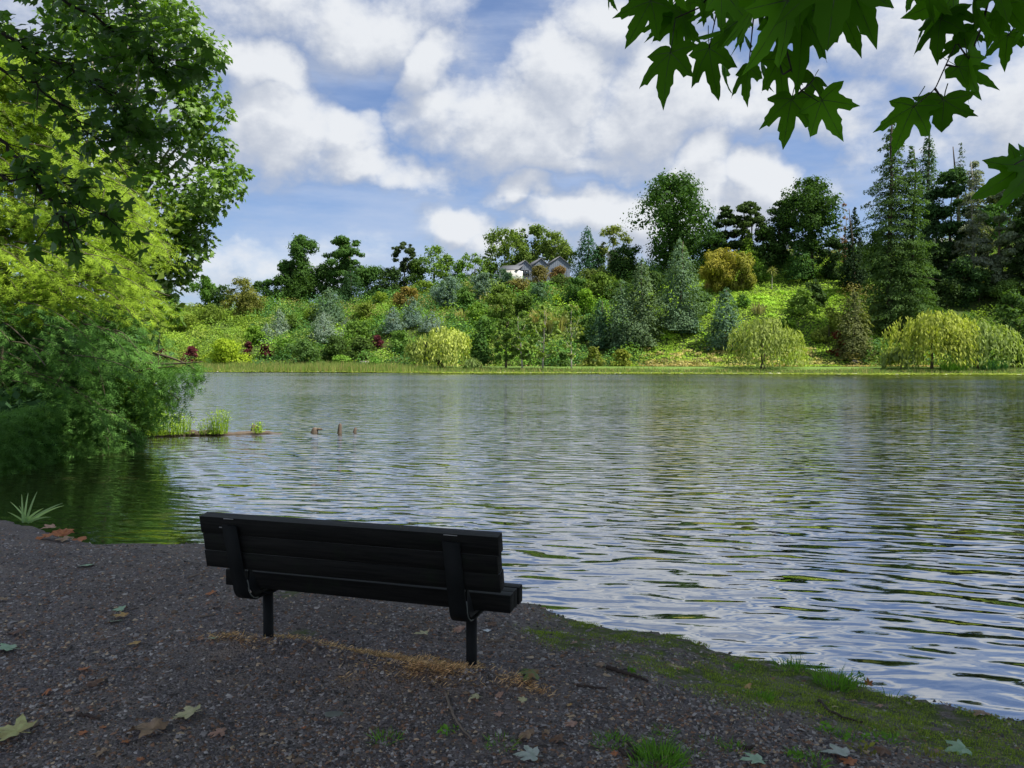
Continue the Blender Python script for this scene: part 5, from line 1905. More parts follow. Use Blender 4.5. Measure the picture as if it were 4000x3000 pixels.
# leaves seen in the photograph at the top right: (joint x, joint y, tip x, tip y, width factor, distance), in a crop of scale 1.301 from x = 2300
TR = [(315, 5, 195, 215, 1.0, 3.4), (400, 60, 300, 255, .8, 3.6), (440, 92, 460, 290, 1.15, 3.5), (415, 268, 352, 505, 1.12, 3.2), (612, 245, 635, 487, .95, 3.3),
      (690, 345, 676, 495, .7, 3.4), (812, 342, 772, 517, .9, 3.2), (850, -10, 735, 275, 1.1, 2.7), (1010, 0, 850, 365, 1.0, 2.6), (1085, 62, 1085, 445, .75, 2.8),
      (1290, 70, 1382, 250, 1.0, 3.0), (1270, -130, 1200, 200, 1.5, 2.4), (1300, -120, 1468, 178, 1.2, 2.5), (968, 305, 1000, 545, .8, 3.1), (1030, 505, 985, 728, 1.05, 3.0),
      (1185, 508, 1275, 698, 1.2, 2.9), (1145, 398, 1115, 498, 1.1, 3.1), (880, 335, 885, 490, .6, 3.3), (800, 200, 835, 350, .8, 3.2), (520, 10, 500, 100, 1.3, 3.6),
      (720, 130, 560, 250, .9, 3.0), (560, -40, 620, 110, 1.2, 3.3), (680, -60, 800, 130, 1.3, 2.9), (900, -120, 960, 110, 1.3, 2.8), (1120, -150, 1040, 90, 1.3, 2.6), (240, -60, 330, 60, 1.1, 3.5), (110, -30, 112, 38, .6, 3.5),
      (360, -60, 250, 90, 1.1, 3.5), (470, 70, 540, 230, 1.0, 3.5), (640, 20, 560, 160, 1.0, 3.3), (760, 60, 690, 230, 1.1, 3.1), (930, 90, 980, 250, 1.0, 3.0), (1180, 40, 1150, 200, 1.1, 2.9), (1390, -80, 1330, 90, 1.1, 2.8), (1060, -60, 1100, 120, 1.2, 2.8),
      (780, -80, 690, 60, 1.2, 3.1), (420, -90, 470, 50, 1.2, 3.5), (950, -90, 860, 70, 1.2, 2.9), (1750, 60, 1700, 180, 1.0, 3.1), (1850, 60, 1900, 190, 1.0, 3.0), (2050, 80, 2040, 200, 1.0, 3.0), (1660, -60, 1700, 40, 1.0, 3.1), (2200, -40, 2190, 90, 1.1, 3.0),
      (1850, -30, 1640, 95, 1.2, 3.0), (1790, 100, 1745, 288, 1.05, 3.0), (1960, 10, 1985, 195, 1.35, 2.9), (2120, 20, 2210, 160, 1.2, 2.9), (2130, 180, 2105, 312, 1.0, 3.2),
      (1870, 215, 1850, 342, .9, 3.1), (1925, 285, 1928, 520, 1.1, 2.9), (1650, 540, 1545, 758, .95, 2.8), (1805, 508, 1788, 720, 1.2, 2.8), (1880, 340, 2078, 437, .8, 2.9),
      (2178, 862, 2010, 1000, .95, 2.3), (2250, 860, 2150, 1020, 1.1, 2.3), (2060, -60, 2160, 80, 1.3, 2.8), (1730, -70, 1800, 90, 1.2, 2.9), (2260, 100, 2215, 220, 1.1, 3.1), (1900, 150, 1970, 270, .9, 3.0)]
TWIGS = [[(980, -150, 2.9), (1000, 235, 3.0), (1030, 352, 3.0), (1080, 462, 3.0), (1165, 515, 2.95)], [(1080, 462, 3.0), (1040, 500, 3.0)], [(1030, 352, 3.0), (985, 380, 3.05), (968, 305, 3.1)],
         [(700, -120, 3.2), (650, 60, 3.3), (612, 245, 3.3)], [(700, -120, 3.2), (560, 40, 3.4), (440, 92, 3.5), (415, 268, 3.25)],
         [(2060, -120, 2.9), (2000, 130, 2.95), (1930, 300, 2.95), (1870, 215, 3.0), (1815, 330, 2.9), (1760, 452, 2.85), (1650, 545, 2.8)], [(1760, 452, 2.85), (1800, 505, 2.8)], [(1815, 330, 2.9), (1880, 340, 2.9)],
         [(2420, 700, 2.3), (2250, 790, 2.25), (2165, 835, 2.2)], [(2240, -80, 3.0), (2180, 120, 3.1), (2130, 180, 3.2)], [(1080, 462, 3.0), (1120, 430, 3.1), (1145, 398, 3.1)], [(1290, -200, 2.6), (1290, 70, 3.0)],
         [(850, -150, 2.8), (840, 60, 2.9), (812, 342, 3.2)]]


def place_leaf(me, joint, tip, wf, parent, rng, camdir_tilt=.5, name='leaf'):
    j, t = np.array(joint), np.array(tip)
    ax = t-j
    L = np.linalg.norm(ax)
    yv = ax/L
    view = unit(j-np.array([0, 0, CAMZ]))
    n = -view+rng.normal(size=3)*camdir_tilt*.5+np.array([0, 0, -.25])
    n = unit(n-yv*np.dot(n, yv))
    xv = np.cross(yv, n)
    o = bpy.data.objects.new(name, me)
    C.objects.link(o)
    M = Matrix(((xv[0]*L*wf, yv[0]*L, n[0]*L, j[0]), (xv[1]*L*wf, yv[1]*L, n[1]*L, j[1]), (xv[2]*L*wf, yv[2]*L, n[2]*L, j[2]), (0, 0, 0, 1)))
    if parent is not None:
        o.parent = parent
        o.matrix_parent_inverse = Matrix.Identity(4)
        M = Matrix.Translation(-parent.location) @ M
    o.matrix_local = M
    return o


def overhead():
    rng = np.random.default_rng(70)
    meshes = [plane_leaf_mesh('leaf', 200+i, [M_over, M_vein]) for i in range(7)]
    root = empty('overhead_plane_tree', (7.5, -5.0, .3))
    tag(root, 'plane tree over the viewer, its large dark lobed leaves hanging in at the top right', 'plane tree')
    K = 1.301

    def q(x, y, d): return P(2300+x/K, y/K, d)
    for i, (x0, y0, x1, y1, wf, d) in enumerate(TR):
        j = q(x0, y0, d+.08)
        t = q(x1, y1, d-.02)
        place_leaf(meshes[i % 7], j, t, .66*wf*(1 if i % 2 else -1), root, rng, .85)
    for tw in TWIGS:
        mb = MB()
        pts = np.array([q(*p) for p in tw])
        # smooth
        tt = np.linspace(0, len(pts)-1, len(pts)*4)
        pp = np.column_stack([np.interp(tt, np.arange(len(pts)), pts[:, k_]) for k_ in range(3)])
        mb.tube(pp-np.array(root.location), np.linspace(.0045, .0018, len(pp)), 6)
        mb.build('twig', M_twig, root, True)
    # the crown above, out of view: it shades the bank
    lb = []
    for gx in np.arange(-9.0, 5.6, 1.05):
        for gy in np.arange(1.2, 9.9, 1.0):
            g0, g1 = gx+rng.normal()*.2, gy+rng.normal()*.2
            z = rng.uniform(7.6, 9.6)
            for _ in range(3):
                yy = g1+SUN[1]/SUN[2]*(z-.4)
                z = max(z, CAMZ+.58*max(yy, 0)+2.3)
            lb.append((g0+SUN[0]/SUN[2]*(z-.4), g1+SUN[1]/SUN[2]*(z-.4), z, .95+.35*rng.random()))
    for i in range(16):
        lb.append((rng.uniform(3, 12), rng.uniform(-8, 1), rng.uniform(8, 12), 1+.6*rng.random()))
    for i in range(42):  # unseen forward clumps, added to shade the lower cypress
        y = rng.uniform(6, 13.5)
        lb.append((rng.uniform(-6.5, 1.5), y, max(rng.uniform(9.5, 13.5), CAMZ+.56*y+1.3), 1+.6*rng.random()))
    lb = np.array(lb)
    n = 56000
    p, d, _ = blob_cloud(lb, n, rng, .9, .7)
    # never into the field of view
    ok = (p[:, 2]-CAMZ) > .53*np.maximum(p[:, 1], 0)+1.0
    p, d = p[ok], d[ok]
    nrm = unit(np.array([0, 0, 1.0])+rng.normal(size=d.shape)*.5)
    v, f = leaf_faces(p, nrm, .24+.18*rng.random(len(p)), rng, .95)
    o = add_obj('crown', make_mesh('crown', v-np.array(root.location), f, [M_over], {'tint': rng.random(len(p))}), root)
    o['kind'] = 'stuff'
    mb = MB()
    mb.tube(np.array([[0, 0, -.5], [-.1, .1, 2], [-.4, .2, 5], [-1, .3, 8.5]]), [.6, .45, .38, .2], 12)
    for i in rng.choice(len(lb), 26, replace=False):
        e = lb[i, :3]-np.array(root.location)
        s = np.array([-.5, .2, 4.5+rng.random()*3])
        mb.tube(np.array([s, (s+e)/2+np.array([0, 0, .4]), e]), [.16, .09, .03], 6, False)
    mb.build('trunk', M_bark_pale, root, True)


overhead()

# the branches that come in at the top left, nearer than the cypress
LB = [[(-500, -350, 9), (-100, 60, 9.2), (120, 200, 9.5), (330, 300, 9.8), (500, 400, 10), (590, 500, 10)],
      [(-400, -500, 9), (150, -60, 9.3), (380, 70, 9.6), (500, 180, 9.9), (600, 240, 10), (660, 250, 10)],
      [(-300, 150, 8.6), (0, 270, 8.8), (150, 330, 9), (280, 450, 9.2), (390, 570, 9.3)],
      [(-300, 80, 8.9), (0, 130, 9), (200, 230, 9.2), (400, 330, 9.4), (500, 440, 9.6)],
      [(-300, 350, 8.2), (0, 560, 8.4), (90, 640, 8.5), (220, 770, 8.6), (360, 825, 8.7), (440, 850, 8.8)],
      [(-300, 600, 8.3), (0, 700, 8.4), (160, 720, 8.5), (290, 700, 8.6)],
      [(-200, -400, 9.8), (250, -120, 10), (440, -40, 10), (540, 40, 10)],
      [(90, 640, 8.5), (230, 850, 8.5), (300, 890, 8.6)]]


def left_branches():
    rng = np.random.default_rng(91)
    m = leaf_mat('near_branch_leaves', col=(.085, .19, .035), transl=.5, rough=.45, spec=.35, hue=.2)
    meshes = [plane_leaf_mesh('leaf', 300+i, [m], lod=1) for i in range(6)]
    rootloc = P(-500, -350, 9)
    root = empty('overhanging_branch', rootloc)
    tag(root, 'dark leafy branches hanging in from the top left, in front of the cypress', 'branch')
    spots = []
    for bi, br in enumerate(LB):
        pts = np.array([P(*p) for p in br])
        tt = np.linspace(0, len(pts)-1, len(pts)*4)
        pp = np.column_stack([np.interp(tt, np.arange(len(pts)), pts[:, k_]) for k_ in range(3)])
        pp += rng.normal(size=pp.shape)*.02
        mb = MB()
        mb.tube(pp-np.array(rootloc), np.linspace(.024, .005, len(pp)), 6)
        # side twigs
        for i in range(5, len(pp), 1 if bi < 4 else 2):
            for q in range(2):
                d = unit(pp[i]-pp[i-1]+rng.normal(size=3)*.8*np.linalg.norm(pp[i]-pp[i-1]))+np.array([.1, 0, -.15])
                L = .22+.38*rng.random()
                e = pp[i]+d*L
                mb.tube(np.array([pp[i], (pp[i]+e)/2+rng.normal(size=3)*.03, e])-np.array(rootloc), [.007, .005, .003], 4, False)
                dens = 6 if bi in (0, 1, 3, 6) else 4
                for u in rng.random(dens):
                    spots.append((pp[i]+d*L*(.25+.85*u)+rng.normal(size=3)*.09))
        mb.build('twig', M_twig, root, True)
    spots = np.array(spots)
    rng.shuffle(spots)
    print('branch leaves', len(spots))
    hangv = np.array([.25, 0, -.85])+rng.normal(size=spots.shape)*.40
    nr = unit(np.array([0, -.5, .6])+rng.normal(size=spots.shape)*.45)
    # those seen clear against the lighter crowns are the ends of the twigs: single leaves
    order = np.argsort(-(spots[:, 0]-.4*spots[:, 2]))
    single = order[:300]
    rest = order[300:]
    for c_, i in enumerate(single):
        L = .12+.05*rng.random()
        n = nr[i]
        yv = unit(hangv[i]-n*np.dot(hangv[i], n))
        xv = np.cross(yv, n)
        j = spots[i]-np.array(rootloc)
        o = bpy.data.objects.new('leaf', meshes[c_ % 6])
        C.objects.link(o)
        o.parent = root
        o.matrix_local = Matrix(((xv[0]*L, yv[0]*L, n[0]*L, j[0]), (xv[1]*L, yv[1]*L, n[1]*L, j[1]), (xv[2]*L, yv[2]*L, n[2]*L, j[2]), (0, 0, 0, 1)))
    if len(rest):
        v, f = scatter(LOBED, spots[rest]-np.array(rootloc), nr[rest], hangv[rest], .12+.06*rng.random(len(rest)))
        o = add_obj('inner_leaves', make_mesh('inner_leaves', v, f, [m], {'tint': np.repeat(rng.random(len(rest)), 12)}), root)
        o['kind'] = 'stuff'


left_branches()

# ------------------------------------------------------------------ log, stumps and water plants at the left
M_log = plain_mat('wet_log', (.12, .09, .065), .7, .02, 8, .5, stretch=(.3, 1, 1))


def blades(mb_pts, n, h, spread, rng, w=.012, lean=.35):
    V, F = [], []
    for i in range(n):
        a = rng.random()*2*math.pi
        r = spread*math.sqrt(rng.random())
        b = np.array([r*math.cos(a), r*math.sin(a), -.02])
        hh = h*(.5+.6*rng.random())
        o = np.array([math.cos(a+rng.normal()*.6), math.sin(a+rng.normal()*.6), 0])*lean*hh*rng.random()*1.4
        m_ = b+o*.35+np.array([0, 0, hh*.6])
        e = b+o+np.array([0, 0, hh])
        s = unit(np.cross(e-b, rng.normal(size=3)))*w
        k0 = len(V)
        V += [b-s, b+s, m_+s*.8, m_-s*.8, e]
        F += [(k0, k0+1, k0+2), (k0, k0+2, k0+3), (k0+3, k0+2, k0+4)]
    return np.array(V), np.array(F)


M_grass = leaf_mat('grass_blades', transl=.35, rough=.6, spec=.2, hue=.3)


def tuft(name, loc, n, h, spread, col, label, cat='grass tuft', group=None, seed=0, w=.004, lean=.6, leaves=0, leafsize=.05):
    rng = np.random.default_rng(seed)
    v, f = blades(None, n, h, spread, rng, w, lean)
    t = np.repeat(rng.random(n), 3)
    if leaves:
        p = np.column_stack([rng.normal(size=(leaves, 2))*spread*.6, rng.random(leaves)*h*.85])
        nr = unit(np.array([0, -.2, .8])+rng.normal(size=p.shape)*.5)
        v2, f2 = leaf_faces(p, nr, leafsize*(.7+.6*rng.random(leaves)), rng, .5)
        f2 = np.concatenate([f2[:, [0, 1, 2]], f2[:, [0, 2, 3]]])+len(v)
        v = np.concatenate([v, v2]); f = np.concatenate([f, f2]); t = np.concatenate([t, np.tile(rng.random(leaves), 2)])
    o = add_obj(name, make_mesh(name, v, f, [M_grass], {'tint': t}), None, loc)
    o.color = (*col, 1)
    tag(o, label, cat, group)
    return o


def water_things():
    rng = np.random.default_rng(61)
    a, b = G(540, 1706, .0), G(1110, 1692, .0)
    mb = MB()
    n = 26
    t = np.linspace(0, 1, n)
    pts = np.column_stack([a.x+(b.x-a.x)*t, a.y+(b.y-a.y)*t+.06*np.sin(t*9), .02+.035*np.sin(t*17)+.015*rng.normal(size=n)-.05*sstep(.6, 1, t)])
    mb.tube(pts, .13*(1-.55*t)*(1+.15*rng.normal(size=n)), 9)
    o = mb.build('sunken_log', M_log, None, True)
    tag(o, 'long half sunken log running out from the left bank', 'log')
    tufts = [(585, 1702, 70, .42, .30, 'leftmost green plants on the half sunken log, next to the bank'), (620, 1700, 90, .5, .28, 'low leafy green plants on the log, second from the bank'), (665, 1698, 110, .62, .34, 'dense bright green plants on the log, left of the tall pointed ones'),
             (708, 1697, 120, .72, .26, 'tall pointed bright green plants at the middle of the log'), (808, 1697, 60, .5, .25, 'thin sparse green sprigs on the log'), (860, 1696, 130, .85, .22, 'tallest narrow yellow green sprig clump on the log'), (1008, 1693, 50, .38, .14, 'small green plant beside the brown stump at the log end')]
    for i, (px, py, n, h, s, lab) in enumerate(tufts):
        q = G(px, py, .05)
        tuft('log_plant', (q.x, q.y, .08), n//2, h*.9, s, (.27, .42, .04) if i != 4 else (.22, .34, .05), lab, 'water plant', 'plants growing on the sunken log', 500+i, .007, .30, n*3, .055)
    # stumps
    M_st = plain_mat('stump_wood', (.13, .10, .075), .85, .02, 10, .5, stretch=(1, 1, .3))
    for (px, py, r, h, lab, br) in ((990, 1692, .09, .25, 'brown stump leaning beside the small plant at the end of the log', .4), (1228, 1690, .10, .15, 'low brown stump alone in the water', .8), (1326, 1692, .06, .28, 'pale pointed post standing in the water, right of the low stump', .3), (1385, 1689, .05, .14, 'small broken snag in the water at the far right of the stumps', .9)):
        q = G(px, py, 0)
        mb = MB()
        zz = np.array([-.3, 0, h*.5, h*.85, h])
        mb.tube(np.column_stack([br*.25*zz, .05*zz, zz]), r*np.array([1.2, 1.1, .9, .8, .35]), 9)
        if px in (1228, 990):
            mb.tube(np.array([[0, 0, h*.5], [r*1.5, -.02, h*.7], [r*2.4, 0, h*.62]]), [r*.5, r*.4, r*.15], 6)
        o = mb.build('stump', M_st, None, True)
        o.location = (q.x, q.y, 0)
        tag(o, lab, 'stump', 'stumps in the water')


water_things()

# ------------------------------------------------------------------ the bench


def bench_wood():
    m, k = new_mat('weathered_bench_timber')
    out = k.add('ShaderNodeOutputMaterial')
    tc = k.add('ShaderNodeTexCoord')
    v = tc.outputs['Object']
    g = k.noise(k.v('MULTIPLY', v, (1.2, 26, 26)), 3.0, 6, .65)
    g2 = k.noise(v, 7, 5, .6)
    c = k.mix(k.ramp(g, .3, .7, 0., 1.), (.005, .005, .0045, 1), (.016, .015, .013, 1))
    c = k.mix(k.ramp(g2, .52, .72, 0., .75), c, (.012, .016, .009, 1))
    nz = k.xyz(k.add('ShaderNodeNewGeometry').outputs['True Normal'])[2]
    c = k.mix(k.ramp(nz, .6, .9, 0., .7), c, k.mix(g, (.06, .06, .057, 1), (.16, .157, .15, 1)))   # worn tops, with the skylight on upward faces put into the colour
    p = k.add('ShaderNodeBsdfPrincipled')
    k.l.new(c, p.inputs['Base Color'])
    p.inputs['Roughness'].default_value = .8
    p.inputs['Specular IOR Level'].default_value = .18
    b = k.add('ShaderNodeBump')
    b.inputs['Distance'].default_value = .004
    k.l.new(k.m('ADD', g, k.m('MULTIPLY', g2, .4)), b.inputs['Height'])
    k.l.new(b.outputs[0], p.inputs['Normal'])
    k.l.new(p.outputs[0], out.inputs[0])
    return m


M_bw = bench_wood()
M_steel = plain_mat('dark_green_painted_steel', (.006, .007, .007), .7, .001, 30, .35, spec=.2)
M_edge = plain_mat('pale_strap_edge', (.16, .17, .15), .5, 0, 30, .2)
M_bolt = plain_mat('zinc_bolt', (.30, .29, .27), .5, 0, 40, .3, metal=.6)


def bench():
    root = empty('park_bench', (BENCH_O[0], BENCH_O[1], .45), BENCH_YAW)
    tag(root, 'dark weathered plank bench on two posts, seen from behind, facing the lake', 'bench')

    def plank(name, x0, x1, c, size_yz, ang, wob):
        mb = MB()
        M = Matrix.Translation((0, c[0], c[1])) @ Matrix.Rotation(ang, 4, 'X') @ Matrix.Rotation(wob, 4, 'Y')
        mb.box(((x0+x1)/2, 0, 0), (x1-x0, size_yz[0], size_yz[1]), M, .0022)
        return mb.build(name, M_bw, root)
    # back: three planks, leaning back towards the viewer
    y0, z0, y1, z1 = -.235, .492, -.290, .776
    L = math.hypot(y1-y0, z1-z0)
    ang = math.atan2(-(y1-y0), (z1-z0))
    hgt = L/3
    for i in range(3):
        u = (i+.5)/3
        cy, cz = y0+(y1-y0)*u+.034, z0+(z1-z0)*u
        plank('back_plank', -.83-(.006, .0, .008)[i], .848+(0, -.006, .004)[i], (cy, cz), (.068, hgt-.0015), ang, (-.002, .001, 0)[i])
    # seat: three planks
    for i in range(3):
        w = .0725
        yy = -.076+w*(i+.5)
        plank('seat_plank', -.84, .845-(.0, .004, -.003)[i], (yy, .382), (w-.008, .090), 0, (.0, .001, -.001)[i])
    # steel straps: behind the back planks, curling forward under the seat
    for s in (-1, 1):
        xs = s*.613
        xc = xs-.022 if s < 0 else xs+.008
        prof = [(-.300, .735), (-.240, .492), (-.222, .425), (-.212, .390)]
        for a in np.linspace(0, math.pi/2, 7)[1:]:
            prof.append((-.212+.085*(1-math.cos(a)), .390-.085*math.sin(a)))
        prof += [(-.05, .304), (.06, .304), (.12, .304)]
        hw = .045
        th = .008
        V, F = [], []
        pr = np.array(prof)
        tn = np.gradient(pr, axis=0); tn /= np.linalg.norm(tn, axis=1)[:, None]
        nr = np.column_stack([tn[:, 1], -tn[:, 0]])
        for (p, n) in zip(pr, nr):
            q = p-n*0
            r = p+n*th
            V += [(xc-hw, q[0], q[1]), (xc+hw, q[0], q[1]), (xc+hw, r[0], r[1]), (xc-hw, r[0], r[1])]
        for i in range(len(pr)-1):
            b = i*4
            for a_, c_ in ((0, 1), (1, 2), (2, 3), (3, 0)):
                F.append((b+a_, b+c_, b+4+c_, b+4+a_))
        F.append((3, 2, 1, 0)); b = (len(pr)-1)*4; F.append((b, b+1, b+2, b+3))
        mb = MB(); mb.add(V, F)
        st = mb.build('bracket', M_steel, root)
        # web plate inside the strap, carrying the planks
        mb = MB()
        pl = [(-.2, .385), (-.14, .318), (.12, .318), (.12, .334), (-.09, .334), (-.19, .50)]
        V = [(xc+dx, a, b_) for dx in (hw-.012, hw-.004) for a, b_ in pl]
        n = len(pl)
        mb.add(V, [[i for i in reversed(range(n))], [n+i for i in range(n)]])
        mb.add(V, [[i, (i+1) % n, n+(i+1) % n, n+i] for i in range(n)])
        mb.build('web_plate', M_steel, root)
        # a lighter line along the strap edge where it turns under the seat
        mb = MB()
        ed = [(p[0]+.004, p[1]) for p in prof[2:10]]
        mb.tube(np.array([[xc+hw+.0015, a_, b_] for a_, b_ in ed]), .0028, 5)
        mb.build('bracket_edge', M_edge, root)
        # bolts with washers
        for u in (.17, .5, .83):
            y, z = y0+(y1-y0)*u-.009, z0+(z1-z0)*u
            for dx in (-.022, .022):
                mb = MB()
                mb.tube(np.array([[xc+dx, y+.004, z], [xc+dx, y-.005, z], [xc+dx, y-.0051, z]]), [.009, .009, .004], 8)
                mb.build('bolt', M_steel, root)
        # the post
        mb = MB()
        mb.tube(np.array([[xs, 0, -.25], [xs, 0, .0], [xs, 0, .305]]), [.0285, .0285, .0285], 20, True)
        mb.build('leg', M_steel, root, True)
        mb = MB()
        mb.box((xs-.005, 0, .309), (.12, .12, .008))
        mb.build('mounting_plate', M_steel, root)
    M_clip = plain_mat('worn_metal_clip', (.38, .37, .36), .5, 0, 40, .3, metal=.4)
    for (cx, cz, w_) in ((-.650, .766, .060), (.612, .764, .070), (-.700, .716, .030)):
        mb = MB(); mb.box((cx, y0+(y1-y0)*((cz-z0)/(z1-z0))-.003, cz), (w_, .004, .004)); mb.build('metal_clip', M_clip, root)
    # lichen threads on the top edge
    rng = np.random.default_rng(6)
    v, f = blades(None, 7, .06, .05, rng, .0008, .5)
    v = v*np.array([2.2, .3, 1])+np.array([.42, -.26, .775])
    o = add_obj('grass_sprig', make_mesh('grass_sprig', v, f, [M_grass], {'tint': np.repeat(rng.random(7), 3)}), root)
    o.color = (.13, .12, .05, 1)


bench()

# ------------------------------------------------------------------ litter on the ground


def gz(x, y):
    return float(near_height(np.array([x]), np.array([y]))[0])


def ground_pt(px, py, lift=.0):
    q = G(px, py, .45)
    for _ in range(4):
        z = max(gz(q.x, q.y), .10)
        q = G(px, py, z)
    return Vector((q.x, q.y, max(gz(q.x, q.y), .02)+lift))


def chips():
    rng = np.random.default_rng(77)
    n = 165000
    py = 2000+1080*rng.random(n)**.85
    px = rng.uniform(-300, 4300, n)
    # the density falls with distance, as single bits become too small to tell apart
    d0 = ST*1.0
    dy = CT+ST*(1500-py)/FPX
    dz = -ST+CT*(1500-py)/FPX
    t = (.44-CAMZ)/dz
    x = (px-2000)/FPX*t
    y = dy*t
    sd = seg_dist(x, y, LAND)
    keep = (sd > .04) & (rng.random(n) < .62)
    st = straw_at(x, y)
    mo = moss_at(x, y)
    dirt = vnoise(x, y, .8, 12)
    keep &= (rng.random(n) > mo*.85) & (rng.random(n) > st*.6) & (rng.random(n) > sstep(.55, .8, dirt)*.55)
    x, y, st = x[keep], y[keep], st[keep]
    n = len(x)
    z = near_height(x, y)
    s = (.0026+.0060*rng.random(n)**2.2+.007*rng.random(n)**24)*(1+y*.10)
    a = rng.random(n)*6.28
    el = 1+1.3*rng.random(n)**2
    up = unit(np.stack([rng.normal(size=n)*.35, rng.normal(size=n)*.35, np.ones(n)], -1))
    tx = unit(np.stack([np.cos(a), np.sin(a), 0*a], -1)-up*(np.cos(a)*up[:, 0]+np.sin(a)*up[:, 1])[:, None])
    ty = np.cross(up, tx)
    c = np.stack([x, y, z+s*.15], -1)
    th = s*(.35+.5*rng.random(n))
    q = np.empty((n, 5, 3))
    j = lambda: (.7+.6*rng.random(n))[:, None]
    q[:, 0] = c-tx*(s*el)[:, None]*j()-up*(th*.6)[:, None]
    q[:, 1] = c-ty*s[:, None]*j()-up*(th*.6)[:, None]
    q[:, 2] = c+tx*(s*el)[:, None]*j()-up*(th*.6)[:, None]
    q[:, 3] = c+ty*s[:, None]*j()-up*(th*.6)[:, None]
    q[:, 4] = c+up*(th)[:, None]+tx*(s*.4*rng.normal(size=n))[:, None]
    base = (np.arange(n)*5)[:, None, None]
    f = (np.array([[0, 1, 4], [1, 2, 4], [2, 3, 4], [3, 0, 4]])[None]+base).reshape(-1, 3)
    pal = np.array([[.07, .065, .07], [.11, .10, .105], [.17, .16, .165], [.24, .23, .235], [.11, .075, .055], [.17, .11, .08], [.05, .045, .045], [.26, .21, .16]])
    pi = rng.choice(len(pal), n, p=[.22, .2, .16, .06, .12, .08, .12, .04])
    col = np.repeat((pal[pi]**1.25*1.5)*np.array([2.45, 2.3, 2.05]), 4, axis=0)
    m, k = new_mat('stone_chips')
    out = k.add('ShaderNodeOutputMaterial')
    at = k.add('ShaderNodeAttribute', attribute_name='plant')
    p = k.add('ShaderNodeBsdfPrincipled')
    k.l.new(at.outputs['Color'], p.inputs['Base Color'])
    p.inputs['Roughness'].default_value = .6
    p.inputs['Specular IOR Level'].default_value = .4
    k.l.new(p.outputs[0], out.inputs[0])
    o = add_obj('gravel', make_mesh('gravel', q.reshape(-1, 3), f, [m], {'plant': col}))
    tag(o, 'fine grey gravel and bark chips strewn over the bank', 'gravel', kind='stuff')
    print('chips', n)


chips()


def fibres(name, label, cat, attr_fn, n, h, w, col, cols2, region, seed, flat=.9):
    """short fibres where attr_fn is high: dry needles, moss"""
    rng = np.random.default_rng(seed)
    (x0, x1, y0, y1) = region
    mult = 6 if name == 'moss' else 14
    x = rng.uniform(x0, x1, n*mult); y = rng.uniform(y0, y1, n*mult)
    a = attr_fn(x, y)
    if name == 'moss':
        a = a*sstep(.36, .58, vnoise(x, y, .16, 31)*.6+vnoise(x, y, .05, 32)*.4)
    k_ = rng.random(len(x)) < a
    x, y = x[k_][:n], y[k_][:n]
    n = len(x)
    z = near_height(x, y)
    an = rng.random(n)*6.28
    L = h*(.5+rng.random(n))
    d = np.stack([np.cos(an)*flat, np.sin(an)*flat, .25+(1.15-flat)*rng.random(n)], -1)*L[:, None]
    s = np.stack([-np.sin(an), np.cos(an), 0*an], -1)*w
    b = np.stack([x, y, z+.002+.018*rng.random(n)*(name != 'moss')], -1)
    v = np.stack([b-s, b+s, b+d*.6+np.array([0, 0, .15])*L[:, None]*.5, b+d], 1)
    v = np.stack([b-s, b+s, b+d*.6+s*.8+np.array([0, 0, .10])*L[:, None], b+d], 1).reshape(-1, 3)
    f = (np.array([[0, 1, 2], [0, 2, 3]])[None]+(np.arange(n)*4)[:, None, None]).reshape(-1, 3)
    cc = np.where((rng.random(n) < .5)[:, None], np.array(col), np.array(cols2))
    o = add_obj(name, make_mesh(name, v, f, [M_cover], {'tint': np.repeat(rng.random(n), 2), 'plant': np.repeat(cc, 2, axis=0)}))
    tag(o, label, cat, kind='stuff')
    print(name, n)


fibres('dry_needles', 'orange brown dry needle litter heaped along the ridge between the bench posts', 'dry needles', straw_at, 22000, .026, .0011, (.34, .21, .12), (.72, .50, .31), (-2.4, 1.0, 3.0, 5.0), 5)
fibres('moss', 'olive green moss and fine grass along the edge of the bank', 'moss', moss_at, 42000, .013, .0014, (.20, .29, .04), (.30, .38, .065), (-.3, 3.4, 2.6, 6.2), 6, .5)


def leaf_colour_mat(name, col, col2, transl=.2):
    m, k = new_mat(name)
    out = k.add('ShaderNodeOutputMaterial')
    tc = k.add('ShaderNodeTexCoord')
    n = k.noise(tc.outputs['Object'], 3.0, 5, .65)
    col = tuple(min(.85, q*1.45) for q in col); col2 = tuple(min(.8, q*1.45) for q in col2)
    c = k.mix(k.ramp(n, .38, .62, 0., 1.), (*col, 1), (*col2, 1))
    p = k.add('ShaderNodeBsdfPrincipled')
    k.l.new(c, p.inputs['Base Color'])
    p.inputs['Roughness'].default_value = .6
    p.inputs['Specular IOR Level'].default_value = .3
    k.l.new(p.outputs[0], out.inputs[0])
    return m


